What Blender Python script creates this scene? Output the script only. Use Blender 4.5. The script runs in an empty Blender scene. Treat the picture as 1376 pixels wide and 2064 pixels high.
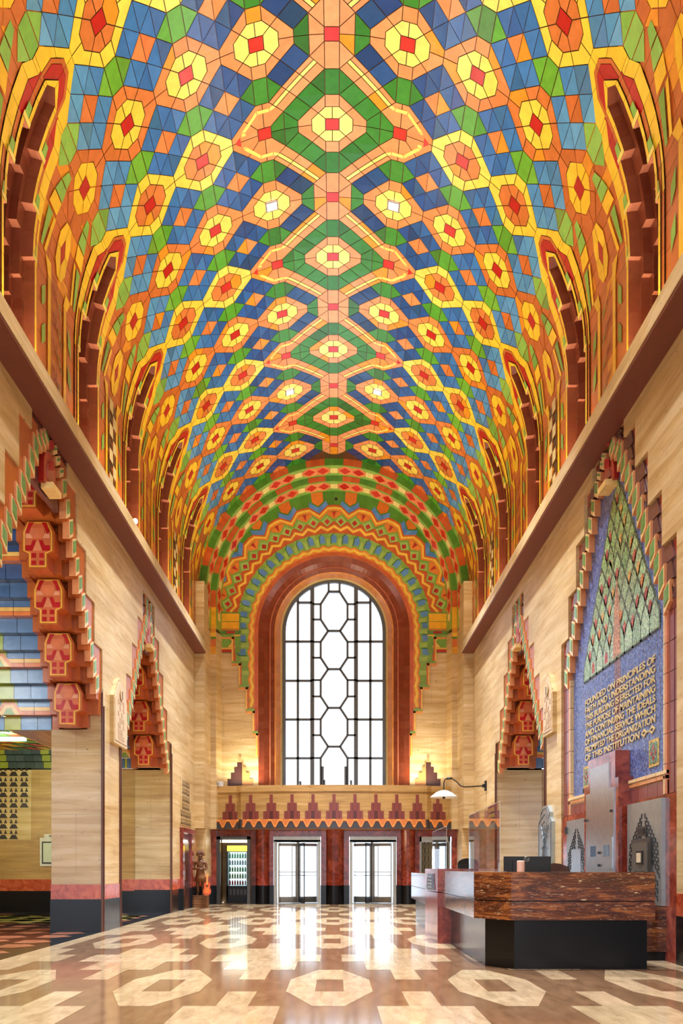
import bpy, bmesh, math, random
from math import sin, cos, radians, pi, sqrt, hypot, atan2
from mathutils import Vector, Matrix
random.seed(7)
SC = bpy.context.scene
COL = SC.collection

# ---------------------------------------------------------------- camera, world, exposure
F_PX = 1780.0; EYE = 1.30; CAMX = 0.07
cd = bpy.data.cameras.new('camera'); cam = bpy.data.objects.new('camera', cd); COL.objects.link(cam)
cam.location = (CAMX, 0, EYE); cam.rotation_euler = (pi/2, 0, 0)
cd.sensor_fit = 'VERTICAL'; cd.sensor_height = 36.0; cd.lens = 36.0*F_PX/2064
cd.shift_x = (688-677)/2064; cd.shift_y = (1748-1032)/2064
cd.clip_start = 0.05; cd.clip_end = 300
SC.camera = cam
SC.view_settings.view_transform = 'Standard'; SC.view_settings.look = 'None'
SC.view_settings.gamma = 1.0; SC.view_settings.use_curve_mapping = False
SC.view_settings.exposure = 0.72
SC.cycles.use_denoising = True
SC.cycles.max_bounces = 7; SC.cycles.diffuse_bounces = 4; SC.cycles.glossy_bounces = 3
SC.cycles.transparent_max_bounces = 10; SC.cycles.transmission_bounces = 4
SC.cycles.sample_clamp_indirect = 6.0; SC.cycles.caustics_reflective = False; SC.cycles.caustics_refractive = False
WORLD = 1.7; SPOT_W = 300.0; COVE_W = 40.0; SILL_W = 20.0; BALC_W = 26.0
w = bpy.data.worlds.new('overcast_daylight'); SC.world = w; w.use_nodes = True
bg = w.node_tree.nodes['Background']; bg.inputs[0].default_value = (0.86, 0.95, 1.10, 1); bg.inputs[1].default_value = WORLD

def area_light(name, loc, rot, sx, sy, power, color=(1, .9, .75), parent=None, spread=pi):
    l = bpy.data.lights.new(name, 'AREA'); l.shape = 'RECTANGLE'; l.size = sx; l.size_y = sy; l.energy = power
    l.color = color; l.spread = spread
    o = bpy.data.objects.new(name, l); COL.objects.link(o); o.location = loc; o.rotation_euler = rot
    if parent: o.parent = parent
    return o

# ---------------------------------------------------------------- colour and mesh helpers
def lin(c):
    r = []
    for v in c[:3]:
        v /= 255.0
        r.append(v/12.92 if v <= .04045 else ((v+.055)/1.055)**2.4)
    return (r[0], r[1], r[2], 1.0)
def jit(c, a=7):
    k = random.uniform(-a, a)
    return tuple(max(0, min(255, v+k+random.uniform(-a*.3, a*.3))) for v in c)
def mixc(a, b, t):
    t = max(0, min(1, t)); return tuple(x+(y-x)*t for x, y in zip(a, b))

class MB:
    def __init__(s): s.v = []; s.f = []; s.c = []; s.m = []
    def face(s, pts, col=(200, 200, 200), m=0):
        b = len(s.v); s.v.extend([tuple(p) for p in pts]); s.f.append(tuple(range(b, b+len(pts)))); s.c.append(col); s.m.append(m)
    def box(s, x0, x1, y0, y1, z0, z1, col=(200, 200, 200), m=0):
        x0, x1 = min(x0, x1), max(x0, x1); y0, y1 = min(y0, y1), max(y0, y1); z0, z1 = min(z0, z1), max(z0, z1)
        b = len(s.v)
        s.v += [(x0,y0,z0),(x1,y0,z0),(x1,y1,z0),(x0,y1,z0),(x0,y0,z1),(x1,y0,z1),(x1,y1,z1),(x0,y1,z1)]
        for f in ((0,3,2,1),(4,5,6,7),(0,1,5,4),(1,2,6,5),(2,3,7,6),(3,0,4,7)):
            s.f.append(tuple(b+i for i in f)); s.c.append(col); s.m.append(m)
    def prism(s, poly, fn, a, b, col=(200, 200, 200), m=0, side=None):
        """poly: 2-D outline, fn(u, v, d) -> point, extruded from d=a to d=b"""
        n = len(poly)
        s.face([fn(u, v, b) for u, v in poly], col, m)
        s.face([fn(u, v, a) for u, v in reversed(poly)], col, m)
        for i in range(n):
            p, q = poly[i], poly[(i+1) % n]
            s.face([fn(p[0], p[1], a), fn(q[0], q[1], a), fn(q[0], q[1], b), fn(p[0], p[1], b)], side or col, m)
    def plate(s, poly, fn, a, b, col, m=0, side=None):
        """front face and sides only"""
        n = len(poly)
        s.face([fn(u, v, b) for u, v in poly], col, m)
        for i in range(n):
            p, q = poly[i], poly[(i+1) % n]
            s.face([fn(p[0], p[1], a), fn(q[0], q[1], a), fn(q[0], q[1], b), fn(p[0], p[1], b)], side or col, m)
    def tube(s, pts, r, n=10, col=(200, 200, 200), m=0, caps=True):
        pts = [Vector(p) for p in pts]; rings = []
        rr = r if isinstance(r, (list, tuple)) else [r]*len(pts)
        up = None
        for i, p in enumerate(pts):
            t = (pts[min(i+1, len(pts)-1)]-pts[max(i-1, 0)]).normalized()
            if up is None or abs(up.dot(t)) > .98:
                up = Vector((0, 0, 1)) if abs(t.z) < .9 else Vector((1, 0, 0))
            u = (up-t*up.dot(t)).normalized(); w_ = t.cross(u); up = u
            rings.append([p+(u*cos(2*pi*k/n)+w_*sin(2*pi*k/n))*rr[i] for k in range(n)])
        b = len(s.v)
        for rg in rings: s.v += [tuple(q) for q in rg]
        for i in range(len(rings)-1):
            for k in range(n):
                s.f.append((b+i*n+k, b+i*n+(k+1) % n, b+(i+1)*n+(k+1) % n, b+(i+1)*n+k)); s.c.append(col); s.m.append(m)
        if caps:
            s.f.append(tuple(b+k for k in reversed(range(n)))); s.c.append(col); s.m.append(m)
            s.f.append(tuple(b+(len(rings)-1)*n+k for k in range(n))); s.c.append(col); s.m.append(m)
    def lathe(s, prof, c, n=28, col=(200, 200, 200), m=0):
        b = len(s.v)
        for r, z in prof:
            for k in range(n):
                a = 2*pi*k/n; s.v.append((c[0]+r*cos(a), c[1]+r*sin(a), c[2]+z))
        for i in range(len(prof)-1):
            for k in range(n):
                s.f.append((b+i*n+k, b+i*n+(k+1) % n, b+(i+1)*n+(k+1) % n, b+(i+1)*n+k)); s.c.append(col); s.m.append(m)
    def build(s, name, mats, parent=None, smooth=False, weld=False):
        me = bpy.data.meshes.new(name); me.from_pydata(s.v, [], s.f)
        if not isinstance(mats, (list, tuple)): mats = [mats]
        for m in mats: me.materials.append(m)
        me.polygons.foreach_set('material_index', s.m)
        at = me.color_attributes.new('Col', 'FLOAT_COLOR', 'CORNER')
        cache = {}; buf = []
        for f, c in zip(s.f, s.c):
            l = cache.get(c)
            if l is None: l = lin(c); cache[c] = l
            buf.extend(l*len(f))
        at.data.foreach_set('color', buf)
        if weld or smooth:
            bm = bmesh.new(); bm.from_mesh(me); bmesh.ops.remove_doubles(bm, verts=bm.verts, dist=1e-5)
            bmesh.ops.recalc_face_normals(bm, faces=bm.faces); bm.to_mesh(me); bm.free()
        if smooth: me.polygons.foreach_set('use_smooth', [True]*len(me.polygons))
        me.update()
        o = bpy.data.objects.new(name, me); COL.objects.link(o)
        if parent:
            o.parent = parent; o.matrix_parent_inverse = Matrix.Translation(parent.location).inverted()
        return o

def tag(o, label=None, cat=None, group=None, kind=None):
    if label: o['label'] = label
    if cat: o['category'] = cat
    if group: o['group'] = group
    if kind: o['kind'] = kind
    return o
def thing(name, label, cat, loc=(0, 0, 0), group=None):
    o = bpy.data.objects.new(name, None); COL.objects.link(o); o.location = loc; o.empty_display_size = .1
    return tag(o, label, cat, group)
def struct(name, mb, mats, parent=None, **k):
    o = mb.build(name, mats, parent, **k)
    if not parent: o['kind'] = 'structure'
    return o
def struct_root(name, loc=(0, 0, 0)):
    o = bpy.data.objects.new(name, None); COL.objects.link(o); o.location = loc; o['kind'] = 'structure'; return o
def copy_tree(o, parent=None):
    c = o.copy(); COL.objects.link(c)
    if parent: c.parent = parent; c.matrix_parent_inverse = o.matrix_parent_inverse.copy()
    for ch in list(o.children): copy_tree(ch, c)
    return c

def inset(poly, g):
    """shrink a 2-D polygon by g (mitred)"""
    n = len(poly); A = sum(poly[i][0]*poly[(i+1) % n][1]-poly[(i+1) % n][0]*poly[i][1] for i in range(n))
    sg = 1 if A > 0 else -1; out = []
    for i in range(n):
        p0, p1, p2 = poly[i-1], poly[i], poly[(i+1) % n]
        a = (p1[0]-p0[0], p1[1]-p0[1]); b = (p2[0]-p1[0], p2[1]-p1[1])
        la = hypot(*a) or 1e-9; lb = hypot(*b) or 1e-9
        na = (-a[1]/la*sg, a[0]/la*sg); nb = (-b[1]/lb*sg, b[0]/lb*sg)
        d = 1+na[0]*nb[0]+na[1]*nb[1]
        if d < .25: d = .25
        out.append((p1[0]+(na[0]+nb[0])/d*g, p1[1]+(na[1]+nb[1])/d*g))
    return out

# ---------------------------------------------------------------- materials
def newmat(name):
    m = bpy.data.materials.new(name); m.use_nodes = True
    nt = m.node_tree; b = nt.nodes['Principled BSDF']
    return m, nt, b
def N(nt, t, **k):
    n = nt.nodes.new(t)
    for a, v in k.items(): setattr(n, a, v)
    return n
def pos_map(nt, scale):
    g = N(nt, 'ShaderNodeNewGeometry'); m = N(nt, 'ShaderNodeMapping'); m.inputs['Scale'].default_value = scale
    nt.links.new(g.outputs['Position'], m.inputs['Vector']); return m.outputs[0]
def noise(nt, vec, scale, detail=4, rough=.55, dist=0.0):
    n = N(nt, 'ShaderNodeTexNoise'); n.inputs['Scale'].default_value = scale; n.inputs['Detail'].default_value = detail
    n.inputs['Roughness'].default_value = rough; n.inputs['Distortion'].default_value = dist
    nt.links.new(vec, n.inputs['Vector']); return n.outputs[0]
def ramp(nt, fac, stops, interp='LINEAR'):
    r = N(nt, 'ShaderNodeValToRGB'); r.color_ramp.interpolation = interp; e = r.color_ramp.elements
    while len(e) < len(stops): e.new(.5)
    for el, (p, c) in zip(e, stops): el.position = p; el.color = lin(c)
    nt.links.new(fac, r.inputs[0]); return r.outputs[0]
def mixn(nt, a, b, fac, mode='MIX'):
    m = N(nt, 'ShaderNodeMix', data_type='RGBA', blend_type=mode)
    def put(sock, v):
        if hasattr(v, 'is_output') or isinstance(v, bpy.types.NodeSocket): nt.links.new(v, sock)
        elif isinstance(v, (tuple, list)): sock.default_value = v
        else: sock.default_value = v
    put(m.inputs[0], fac); put(m.inputs[6], a); put(m.inputs[7], b); return m.outputs[2]
def bump(nt, b, h, strength=.1, dist=.01):
    n = N(nt, 'ShaderNodeBump'); n.inputs['Strength'].default_value = strength; n.inputs['Distance'].default_value = dist
    nt.links.new(h, n.inputs['Height']); nt.links.new(n.outputs[0], b.inputs['Normal'])
def plain(name, col, rough=.5, metal=0.0, spec=.5):
    m, nt, b = newmat(name); b.inputs['Base Color'].default_value = lin(col); b.inputs['Roughness'].default_value = rough
    b.inputs['Metallic'].default_value = metal; b.inputs['Specular IOR Level'].default_value = spec
    nz = noise(nt, pos_map(nt, (1, 1, 1)), 9, 3)
    c = mixn(nt, lin(col), lin(tuple(v*.82 for v in col)), nz); nt.links.new(c, b.inputs['Base Color'])
    return m
def attr_mat(name, rough=.3, vary=.22, spec=.5, metal=0):
    m, nt, b = newmat(name); a = N(nt, 'ShaderNodeAttribute', attribute_name='Col')
    nz = noise(nt, pos_map(nt, (1, 1, 1)), 5.5, 5, .62)
    k = ramp(nt, nz, [(.25, (200, 200, 200)), (.75, (255, 255, 255))])
    c = mixn(nt, a.outputs['Color'], k, vary*2, 'MULTIPLY'); nt.links.new(c, b.inputs['Base Color'])
    b.inputs['Roughness'].default_value = rough; b.inputs['Specular IOR Level'].default_value = spec; b.inputs['Metallic'].default_value = metal
    n2 = noise(nt, pos_map(nt, (1, 1, 1)), 7, 2); bump(nt, b, n2, .12, .02)
    return m
def travertine(name, lo, mid, hi, rough=.45, pits=True):
    m, nt, b = newmat(name)
    v = pos_map(nt, (.35, .35, 4.2)); n1 = noise(nt, v, 1.6, 6, .62, .6)
    c = ramp(nt, n1, [(.28, lo), (.47, mid), (.7, hi)])
    n3 = noise(nt, pos_map(nt, (1, 1, 2.5)), .5, 2); c = mixn(nt, c, ramp(nt, n3, [(.3, (205, 196, 186)), (.7, (255, 255, 255))]), .55, 'MULTIPLY')
    sx = N(nt, 'ShaderNodeSeparateXYZ'); nt.links.new(pos_map(nt, (1, 1, 1)), sx.inputs[0]); ad = N(nt, 'ShaderNodeMath', operation='ADD'); cx = N(nt, 'ShaderNodeCombineXYZ')
    nt.links.new(sx.outputs[0], ad.inputs[0]); nt.links.new(sx.outputs[1], ad.inputs[1]); nt.links.new(ad.outputs[0], cx.inputs[0]); nt.links.new(sx.outputs[2], cx.inputs[1])
    bk = N(nt, 'ShaderNodeTexBrick'); bk.inputs['Scale'].default_value = 1; bk.inputs['Mortar Size'].default_value = .006; bk.inputs['Brick Width'].default_value = 2.1; bk.inputs['Row Height'].default_value = 1.18
    bk.inputs['Color1'].default_value = (1, 1, 1, 1); bk.inputs['Color2'].default_value = (.86, .86, .85, 1); bk.inputs['Mortar'].default_value = (.5, .42, .34, 1); nt.links.new(cx.outputs[0], bk.inputs['Vector'])
    c = mixn(nt, c, bk.outputs['Color'], .55, 'MULTIPLY')
    if pits:
        p = noise(nt, pos_map(nt, (1.2, 1.2, 3.4)), 8, 3, .5, .3); pm = ramp(nt, p, [(.70, (0, 0, 0)), (.735, (255, 255, 255))])
        c = mixn(nt, c, lin(tuple(x*.5 for x in lo)), pm)
    nt.links.new(c, b.inputs['Base Color']); b.inputs['Roughness'].default_value = rough
    bump(nt, b, n1, .1, .01)
    return m
def marble(name, stops, scale=1.6, stretch=(1, 1, 1), rough=.14, veins=None, vs=2.2):
    m, nt, b = newmat(name)
    n1 = noise(nt, pos_map(nt, stretch), scale, 8, .68, 1.6); c = ramp(nt, n1, stops)
    if veins:
        n2 = noise(nt, pos_map(nt, stretch), scale*vs, 6, .6, 2.5)
        c = mixn(nt, c, lin(veins), ramp(nt, n2, [(.60, (0, 0, 0)), (.70, (255, 255, 255))]))
    nt.links.new(c, b.inputs['Base Color']); b.inputs['Roughness'].default_value = rough
    return m
def emis(name, col, strength):
    m, nt, b = newmat(name); b.inputs['Base Color'].default_value = lin(col)
    b.inputs['Emission Color'].default_value = lin(col); b.inputs['Emission Strength'].default_value = strength; return m
def glassy(name, tint=(255, 255, 255), gl=.12, rough=.02):
    m, nt, b = newmat(name); nt.nodes.remove(b); o = nt.nodes['Material Output']
    t = N(nt, 'ShaderNodeBsdfTransparent'); t.inputs[0].default_value = lin(tint)
    g = N(nt, 'ShaderNodeBsdfGlossy'); g.inputs['Roughness'].default_value = rough
    fr = N(nt, 'ShaderNodeLayerWeight'); fr.inputs[0].default_value = .35
    mm = N(nt, 'ShaderNodeMath', operation='MULTIPLY_ADD'); mm.inputs[1].default_value = .5; mm.inputs[2].default_value = gl*.5
    nt.links.new(fr.outputs['Fresnel'], mm.inputs[0])
    x = N(nt, 'ShaderNodeMixShader'); nt.links.new(mm.outputs[0], x.inputs[0]); nt.links.new(t.outputs[0], x.inputs[1]); nt.links.new(g.outputs[0], x.inputs[2])
    nt.links.new(x.outputs[0], o.inputs[0]); return m

TILE = attr_mat('glazed_tile', .27, .30)
MATTE = attr_mat('coloured_matte', .6, .15)
SATIN = attr_mat('coloured_satin', .35, .1)
TRAV = travertine('travertine', (186, 152, 96), (212, 182, 126), (232, 212, 168), .42)
TRAV2 = travertine('travertine_polished', (180, 146, 92), (206, 176, 122), (228, 206, 162), .2)
TRAVD = travertine('travertine_brown', (158, 120, 64), (188, 148, 86), (212, 176, 116), .4)
REDM = marble('red_marble', [(.25, (70, 22, 18)), (.45, (122, 46, 34)), (.6, (160, 72, 52)), (.8, (196, 120, 92))], 2.6, rough=.13)
ORANGEM = marble('orange_marble', [(.25, (120, 40, 22)), (.45, (176, 70, 40)), (.65, (206, 104, 66)), (.85, (226, 160, 120))], 3.0, rough=.16)
DESKM = marble('desk_red_travertine', [(.24, (34, 18, 12)), (.40, (66, 34, 22)), (.52, (98, 52, 30)), (.62, (158, 96, 50)), (.72, (96, 52, 32)), (.88, (206, 164, 110))], 1.3, (.9, .9, 7.0), .12, (226, 196, 150), 4.2)
BLACK = plain('black_stone', (14, 14, 17), .2, 0, .3)
STEEL = plain('brushed_steel', (196, 200, 204), .28, .9)
STEELW = plain('etched_nickel', (186, 196, 196), .34, .75)
BRONZE = plain('dark_bronze', (92, 88, 84), .35, .8)
IRON = plain('black_iron', (24, 22, 22), .5)
FRAME = plain('window_frame_grey', (96, 100, 104), .5)
ALU = plain('aluminium', (176, 172, 160), .35, .7)
CORN = plain('cornice_red_underside', (116, 52, 36), .5)
WOODD = marble('carved_wood', [(.25, (60, 34, 20)), (.5, (110, 68, 40)), (.75, (160, 112, 70))], 5, (2, 2, .6), .38)
WOODC = marble('crate_wood', [(.25, (92, 56, 28)), (.5, (136, 90, 50)), (.8, (176, 128, 80))], 3, (.6, 2, 4), .55)
GLASS = glassy('clear_glass', (250, 254, 255), .06)
PLEXI = glassy('clear_acrylic', (250, 252, 255), .34)
DARKG = plain('dark_window', (40, 26, 20), .25)
WHITE = plain('white_paint', (236, 236, 232), .5)
BLKP = plain('black_plastic', (22, 21, 22), .45)
GROUT = plain('grout', (92, 60, 28), .8)
LAMP = emis('lamp_glow', (255, 244, 220), 14)
TUBEL = emis('fluorescent_tube', (255, 250, 236), 9)
GREENL = emis('green_lamp', (150, 255, 190), 7)
# ---------------------------------------------------------------- hall dimensions
W = 4.63                      # half width of the hall
HV = 13.9; R = .33*HV; ZS = EYE+HV-R      # vault radius and springing height
T = R*radians(3.2)            # one vault tile
Y0 = 14.73                    # depth of a pattern row
YEND = 30.05; YWALL = 31.2; YDOOR = 31.3
YB = -3.0
ZC0, ZC1 = 8.42, 8.70         # cornice
def V(i, j, h=0.0):
    a = abs(i); s = 1 if i >= 0 else -1; r = R-h
    if a <= 28.125:
        th = a*radians(3.2); x = r*sin(th); z = ZS+r*cos(th)
    else:
        x = r; z = ZS-(a-28.125)*T
    return (s*x, Y0+j*T, z)

# ---------------------------------------------------------------- floor
TRAVF = None
def floor_mat(name, rough):
    m, nt, b = newmat(name); a = N(nt, 'ShaderNodeAttribute', attribute_name='Col')
    n1 = noise(nt, pos_map(nt, (3.2, .8, 1)), 2.4, 7, .65, .5)
    c = mixn(nt, a.outputs['Color'], ramp(nt, n1, [(.3, (176, 164, 150)), (.68, (255, 255, 255))]), .75, 'MULTIPLY')
    p = noise(nt, pos_map(nt, (1.4, .9, 1)), 16, 3, .55, .2)
    c = mixn(nt, c, lin((84, 60, 40)), ramp(nt, p, [(.665, (0, 0, 0)), (.70, (170, 170, 170))]))
    nt.links.new(c, b.inputs['Base Color']); b.inputs['Roughness'].default_value = rough; b.inputs['Specular IOR Level'].default_value = .5
    n2 = noise(nt, pos_map(nt, (1, .5, 1)), 1.3, 2); bump(nt, b, n2, .03, .02)
    return m
FLOORM = floor_mat('polished_travertine_floor', .11)
BROWNF, CREAMF = (146, 112, 82), (216, 190, 150)
fm = MB()
FX, FY, FYC = .302, .972, 9.72
def fl(m, n, h=0): return (m*FX, FYC+n*FY, h)
fm.face([(-4.35, YB, 0), (W+.9, YB, 0), (W+.9, YDOOR+1.2, 0), (-4.35, YDOOR+1.2, 0)], BROWNF)
fm.face([(-W, YB, 0), (-4.35, YB, 0), (-4.35, YDOOR, 0), (-W, YDOOR, 0)], CREAMF)
def fpoly(pts): fm.face([fl(m, n, .0015) for m, n in pts], jit(CREAMF, 6))
def clipx(pts, xmin, xmax):
    for lim, s in ((xmin, 1), (xmax, -1)):
        out = []
        for i in range(len(pts)):
            p, q = pts[i], pts[(i+1) % len(pts)]
            a, b_ = (p[0]-lim)*s, (q[0]-lim)*s
            if a >= 0: out.append(p)
            if a*b_ < 0:
                t = a/(a-b_); out.append((p[0]+(q[0]-p[0])*t, p[1]+(q[1]-p[1])*t))
        pts = out
        if not pts: break
    return pts
XM0, XM1 = -4.35/FX, W/FX
for K in range(-3, 4):
    for L in range(-2, 5):
        c, d = 6*K, 6*L
        ring = [(.5, 1.5), (1.5, .5), (1.5, -.5), (.5, -1.5), (-.5, -1.5), (-1.5, -.5), (-1.5, .5), (-.5, 1.5)]
        quad = [(.5, .5), (.5, -.5), (-.5, -.5), (-.5, .5)]
        parts = [[ring[0], ring[1], quad[0]], [ring[1], ring[2], quad[1], quad[0]], [ring[2], ring[3], quad[1]], [ring[3], ring[4], quad[2], quad[1]],
                 [ring[4], ring[5], quad[2]], [ring[5], ring[6], quad[3], quad[2]], [ring[6], ring[7], quad[3]], [ring[7], ring[0], quad[0], quad[3]]]
        for p in parts:
            q = clipx([(x+c, y+d) for x, y in p], XM0, XM1)
            if len(q) > 2: fpoly(q)
        for n_, hw in ((-2, .5), (-1, 1.5), (0, 2.5), (1, 1.5), (2, .5)):
            q = clipx([(c+3-hw, d+3+n_-.5), (c+3+hw, d+3+n_-.5), (c+3+hw, d+3+n_+.5), (c+3-hw, d+3+n_+.5)], XM0, XM1)
            if len(q) > 2: fpoly(q)
struct('floor', fm, FLOORM)
# black floor with salmon hexagons in the side lobby
fb = MB(); fb.face([(-11, 2, -.001), (-W, 2, -.001), (-W, 26, -.001), (-11, 26, -.001)], (26, 27, 30))
fb.face([(W, 18, -.001), (9, 18, -.001), (9, 26, -.001), (W, 26, -.001)], (26, 27, 30))
for a in range(9):
    for b_ in range(7):
        cx, cy = -W-.55-a*.78, 11+b_*2.0+(a % 2)*1.0
        for s in (-1, 1):
            fb.face([(cx-.30, cy+s*.42-.30, .001), (cx+.05, cy+s*.42-.34, .001), (cx+.30, cy+s*.42, .001), (cx+.05, cy+s*.42+.34, .001), (cx-.30, cy+s*.42+.30, .001)], jit((196, 128, 96)))
fb.face([(-11, 20.4, .001), (-W-.5, 20.4, .001), (-W-.5, 23.8, .001), (-11, 23.8, .001)], (176, 168, 96))
struct('floor_side', fb, FLOORM)

# ---------------------------------------------------------------- tiled vault
vm = MB()
vm_g = []
def vface(pts, col, h=0.0, g=.022, j0=0.0):
    p = inset(pts, g) if g else pts
    vm.face([V(i, j+j0, h) for i, j in p], col)
for i in range(-36, 36):              # dark grout bed behind the tiles
    for (ja, jb) in ((-70, -40), (-40, -10), (-10, 20), (20, 45), (45, 62)):
        if abs(i+.5) < 18.6: vm.face([V(i, ja, -.012), V(i+1, ja, -.012), V(i+1, jb, -.012), V(i, jb, -.012)], (88, 56, 26))
for i in range(-36, 36, 2):           # unseen shell added to block sky light leaking through tile gaps
    vm.face([V(i, -70, -.56), V(i+2, -70, -.56), V(i+2, 66, -.56), V(i, 66, -.56)], (70, 50, 34))
def pal(kind, i):
    a = abs(i)
    P = {'blue': [(0, (16, 60, 108)), (5, (20, 74, 134)), (10, (30, 94, 164)), (15, (60, 130, 186)), (20, (102, 170, 206))],
         'green': [(0, (44, 122, 42)), (5, (56, 136, 36)), (10, (80, 160, 36)), (15, (108, 178, 48)), (20, (140, 190, 78)), (28, (130, 176, 70))],
         'orange': [(0, (236, 156, 106)), (5, (234, 148, 86)), (10, (228, 136, 66)), (15, (214, 120, 52)), (20, (202, 106, 42)), (28, (196, 100, 40))],
         'yellow': [(0, (254, 232, 134)), (5, (253, 228, 112)), (10, (252, 222, 88)), (15, (250, 212, 66)), (20, (250, 202, 42)), (28, (246, 190, 34))],
         'red': [(0, (214, 56, 58)), (5, (208, 44, 30)), (15, (190, 24, 18)), (28, (180, 30, 22))]}[kind]
    for (a0, c0), (a1, c1) in zip(P, P[1:]):
        if a <= a1: return mixc(c0, c1, (a-a0)/(a1-a0))
    return P[-1][1]
JMAX = 60.2; JMIN = -60
def put(c, d, pts, kind, h=0.0, g=.030, j=6):
    q = [(x+c, y+d) for x, y in pts]; cj = sum(p[1] for p in q)/len(q)
    if cj > JMAX or cj < JMIN: return
    ci = sum(p[0] for p in q)/len(q)
    col = jit(pal(kind, ci), j)
    if kind == 'blue' and random.random() < .22: col = tuple(v*random.uniform(.80, .94) for v in col)
    if kind == 'orange' and random.random() < .1: col = (236, 150, 30)
    if kind == 'green' and random.random() < .25: col = tuple(v*random.uniform(.78, .93) for v in col)
    vm.face([V(i, jj, h) for i, jj in (inset(q, g) if g else q)], col)
def sym4(pts):
    for sx in (1, -1):
        for sy in (1, -1):
            q = [(x*sx, y*sy) for x, y in pts]
            yield q if sx*sy > 0 else q[::-1]
def symx(pts):
    yield pts; yield [(-x, y) for x, y in pts][::-1]
def symy(pts):
    yield pts; yield [(x, -y) for x, y in pts][::-1]
def octagon(c, d, ring, bgk, bgd=True):
    put(c, d, [(-.5, -.5), (.5, -.5), (.5, .5), (-.5, .5)], 'red')
    for q in sym4([(0, .5), (.5, .5), (1, 1), (.5, 1.5), (0, 1.5)]): put(c, d, q, ring)
    for q in symx([(.5, -.5), (1, -1), (1.5, -.5), (1.5, .5), (1, 1), (.5, .5)]): put(c, d, q, ring)
    if bgd:
        for q in symy([(-.5, 1.5), (.5, 1.5), (.5, 2.5), (-.5, 2.5)]): put(c, d, q, bgk)
        for q in sym4([(.5, 1.5), (1, 1), (1.5, 1.5), (.5, 2.5)]): put(c, d, q, bgk)
        for q in sym4([(1, 1), (1.5, .5), (1.5, 0), (2.5, 0), (2.5, .5), (1.5, 1.5)]): put(c, d, q, bgk)
def hexa(c, d):
    put(c, d, [(-.5, -1), (.5, -1), (.5, 1), (-.5, 1)], 'green')
    for q in symx([(.5, -1), (1.5, 0), (.5, 1)]): put(c, d, q, 'green')
def diam(c, d, kind):
    put(c, d, [(0, -1), (1, 0), (0, 1)], kind, g=.020, j=11); put(c, d, [(0, 1), (-1, 0), (0, -1)], kind, g=.020, j=11)
def checker(c, d):
    diam(c, d, 'orange')
    for x, y in ((0, 2), (0, -2), (1, 1), (1, -1), (-1, 1), (-1, -1)): diam(c+x, d+y, 'blue')
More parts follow.
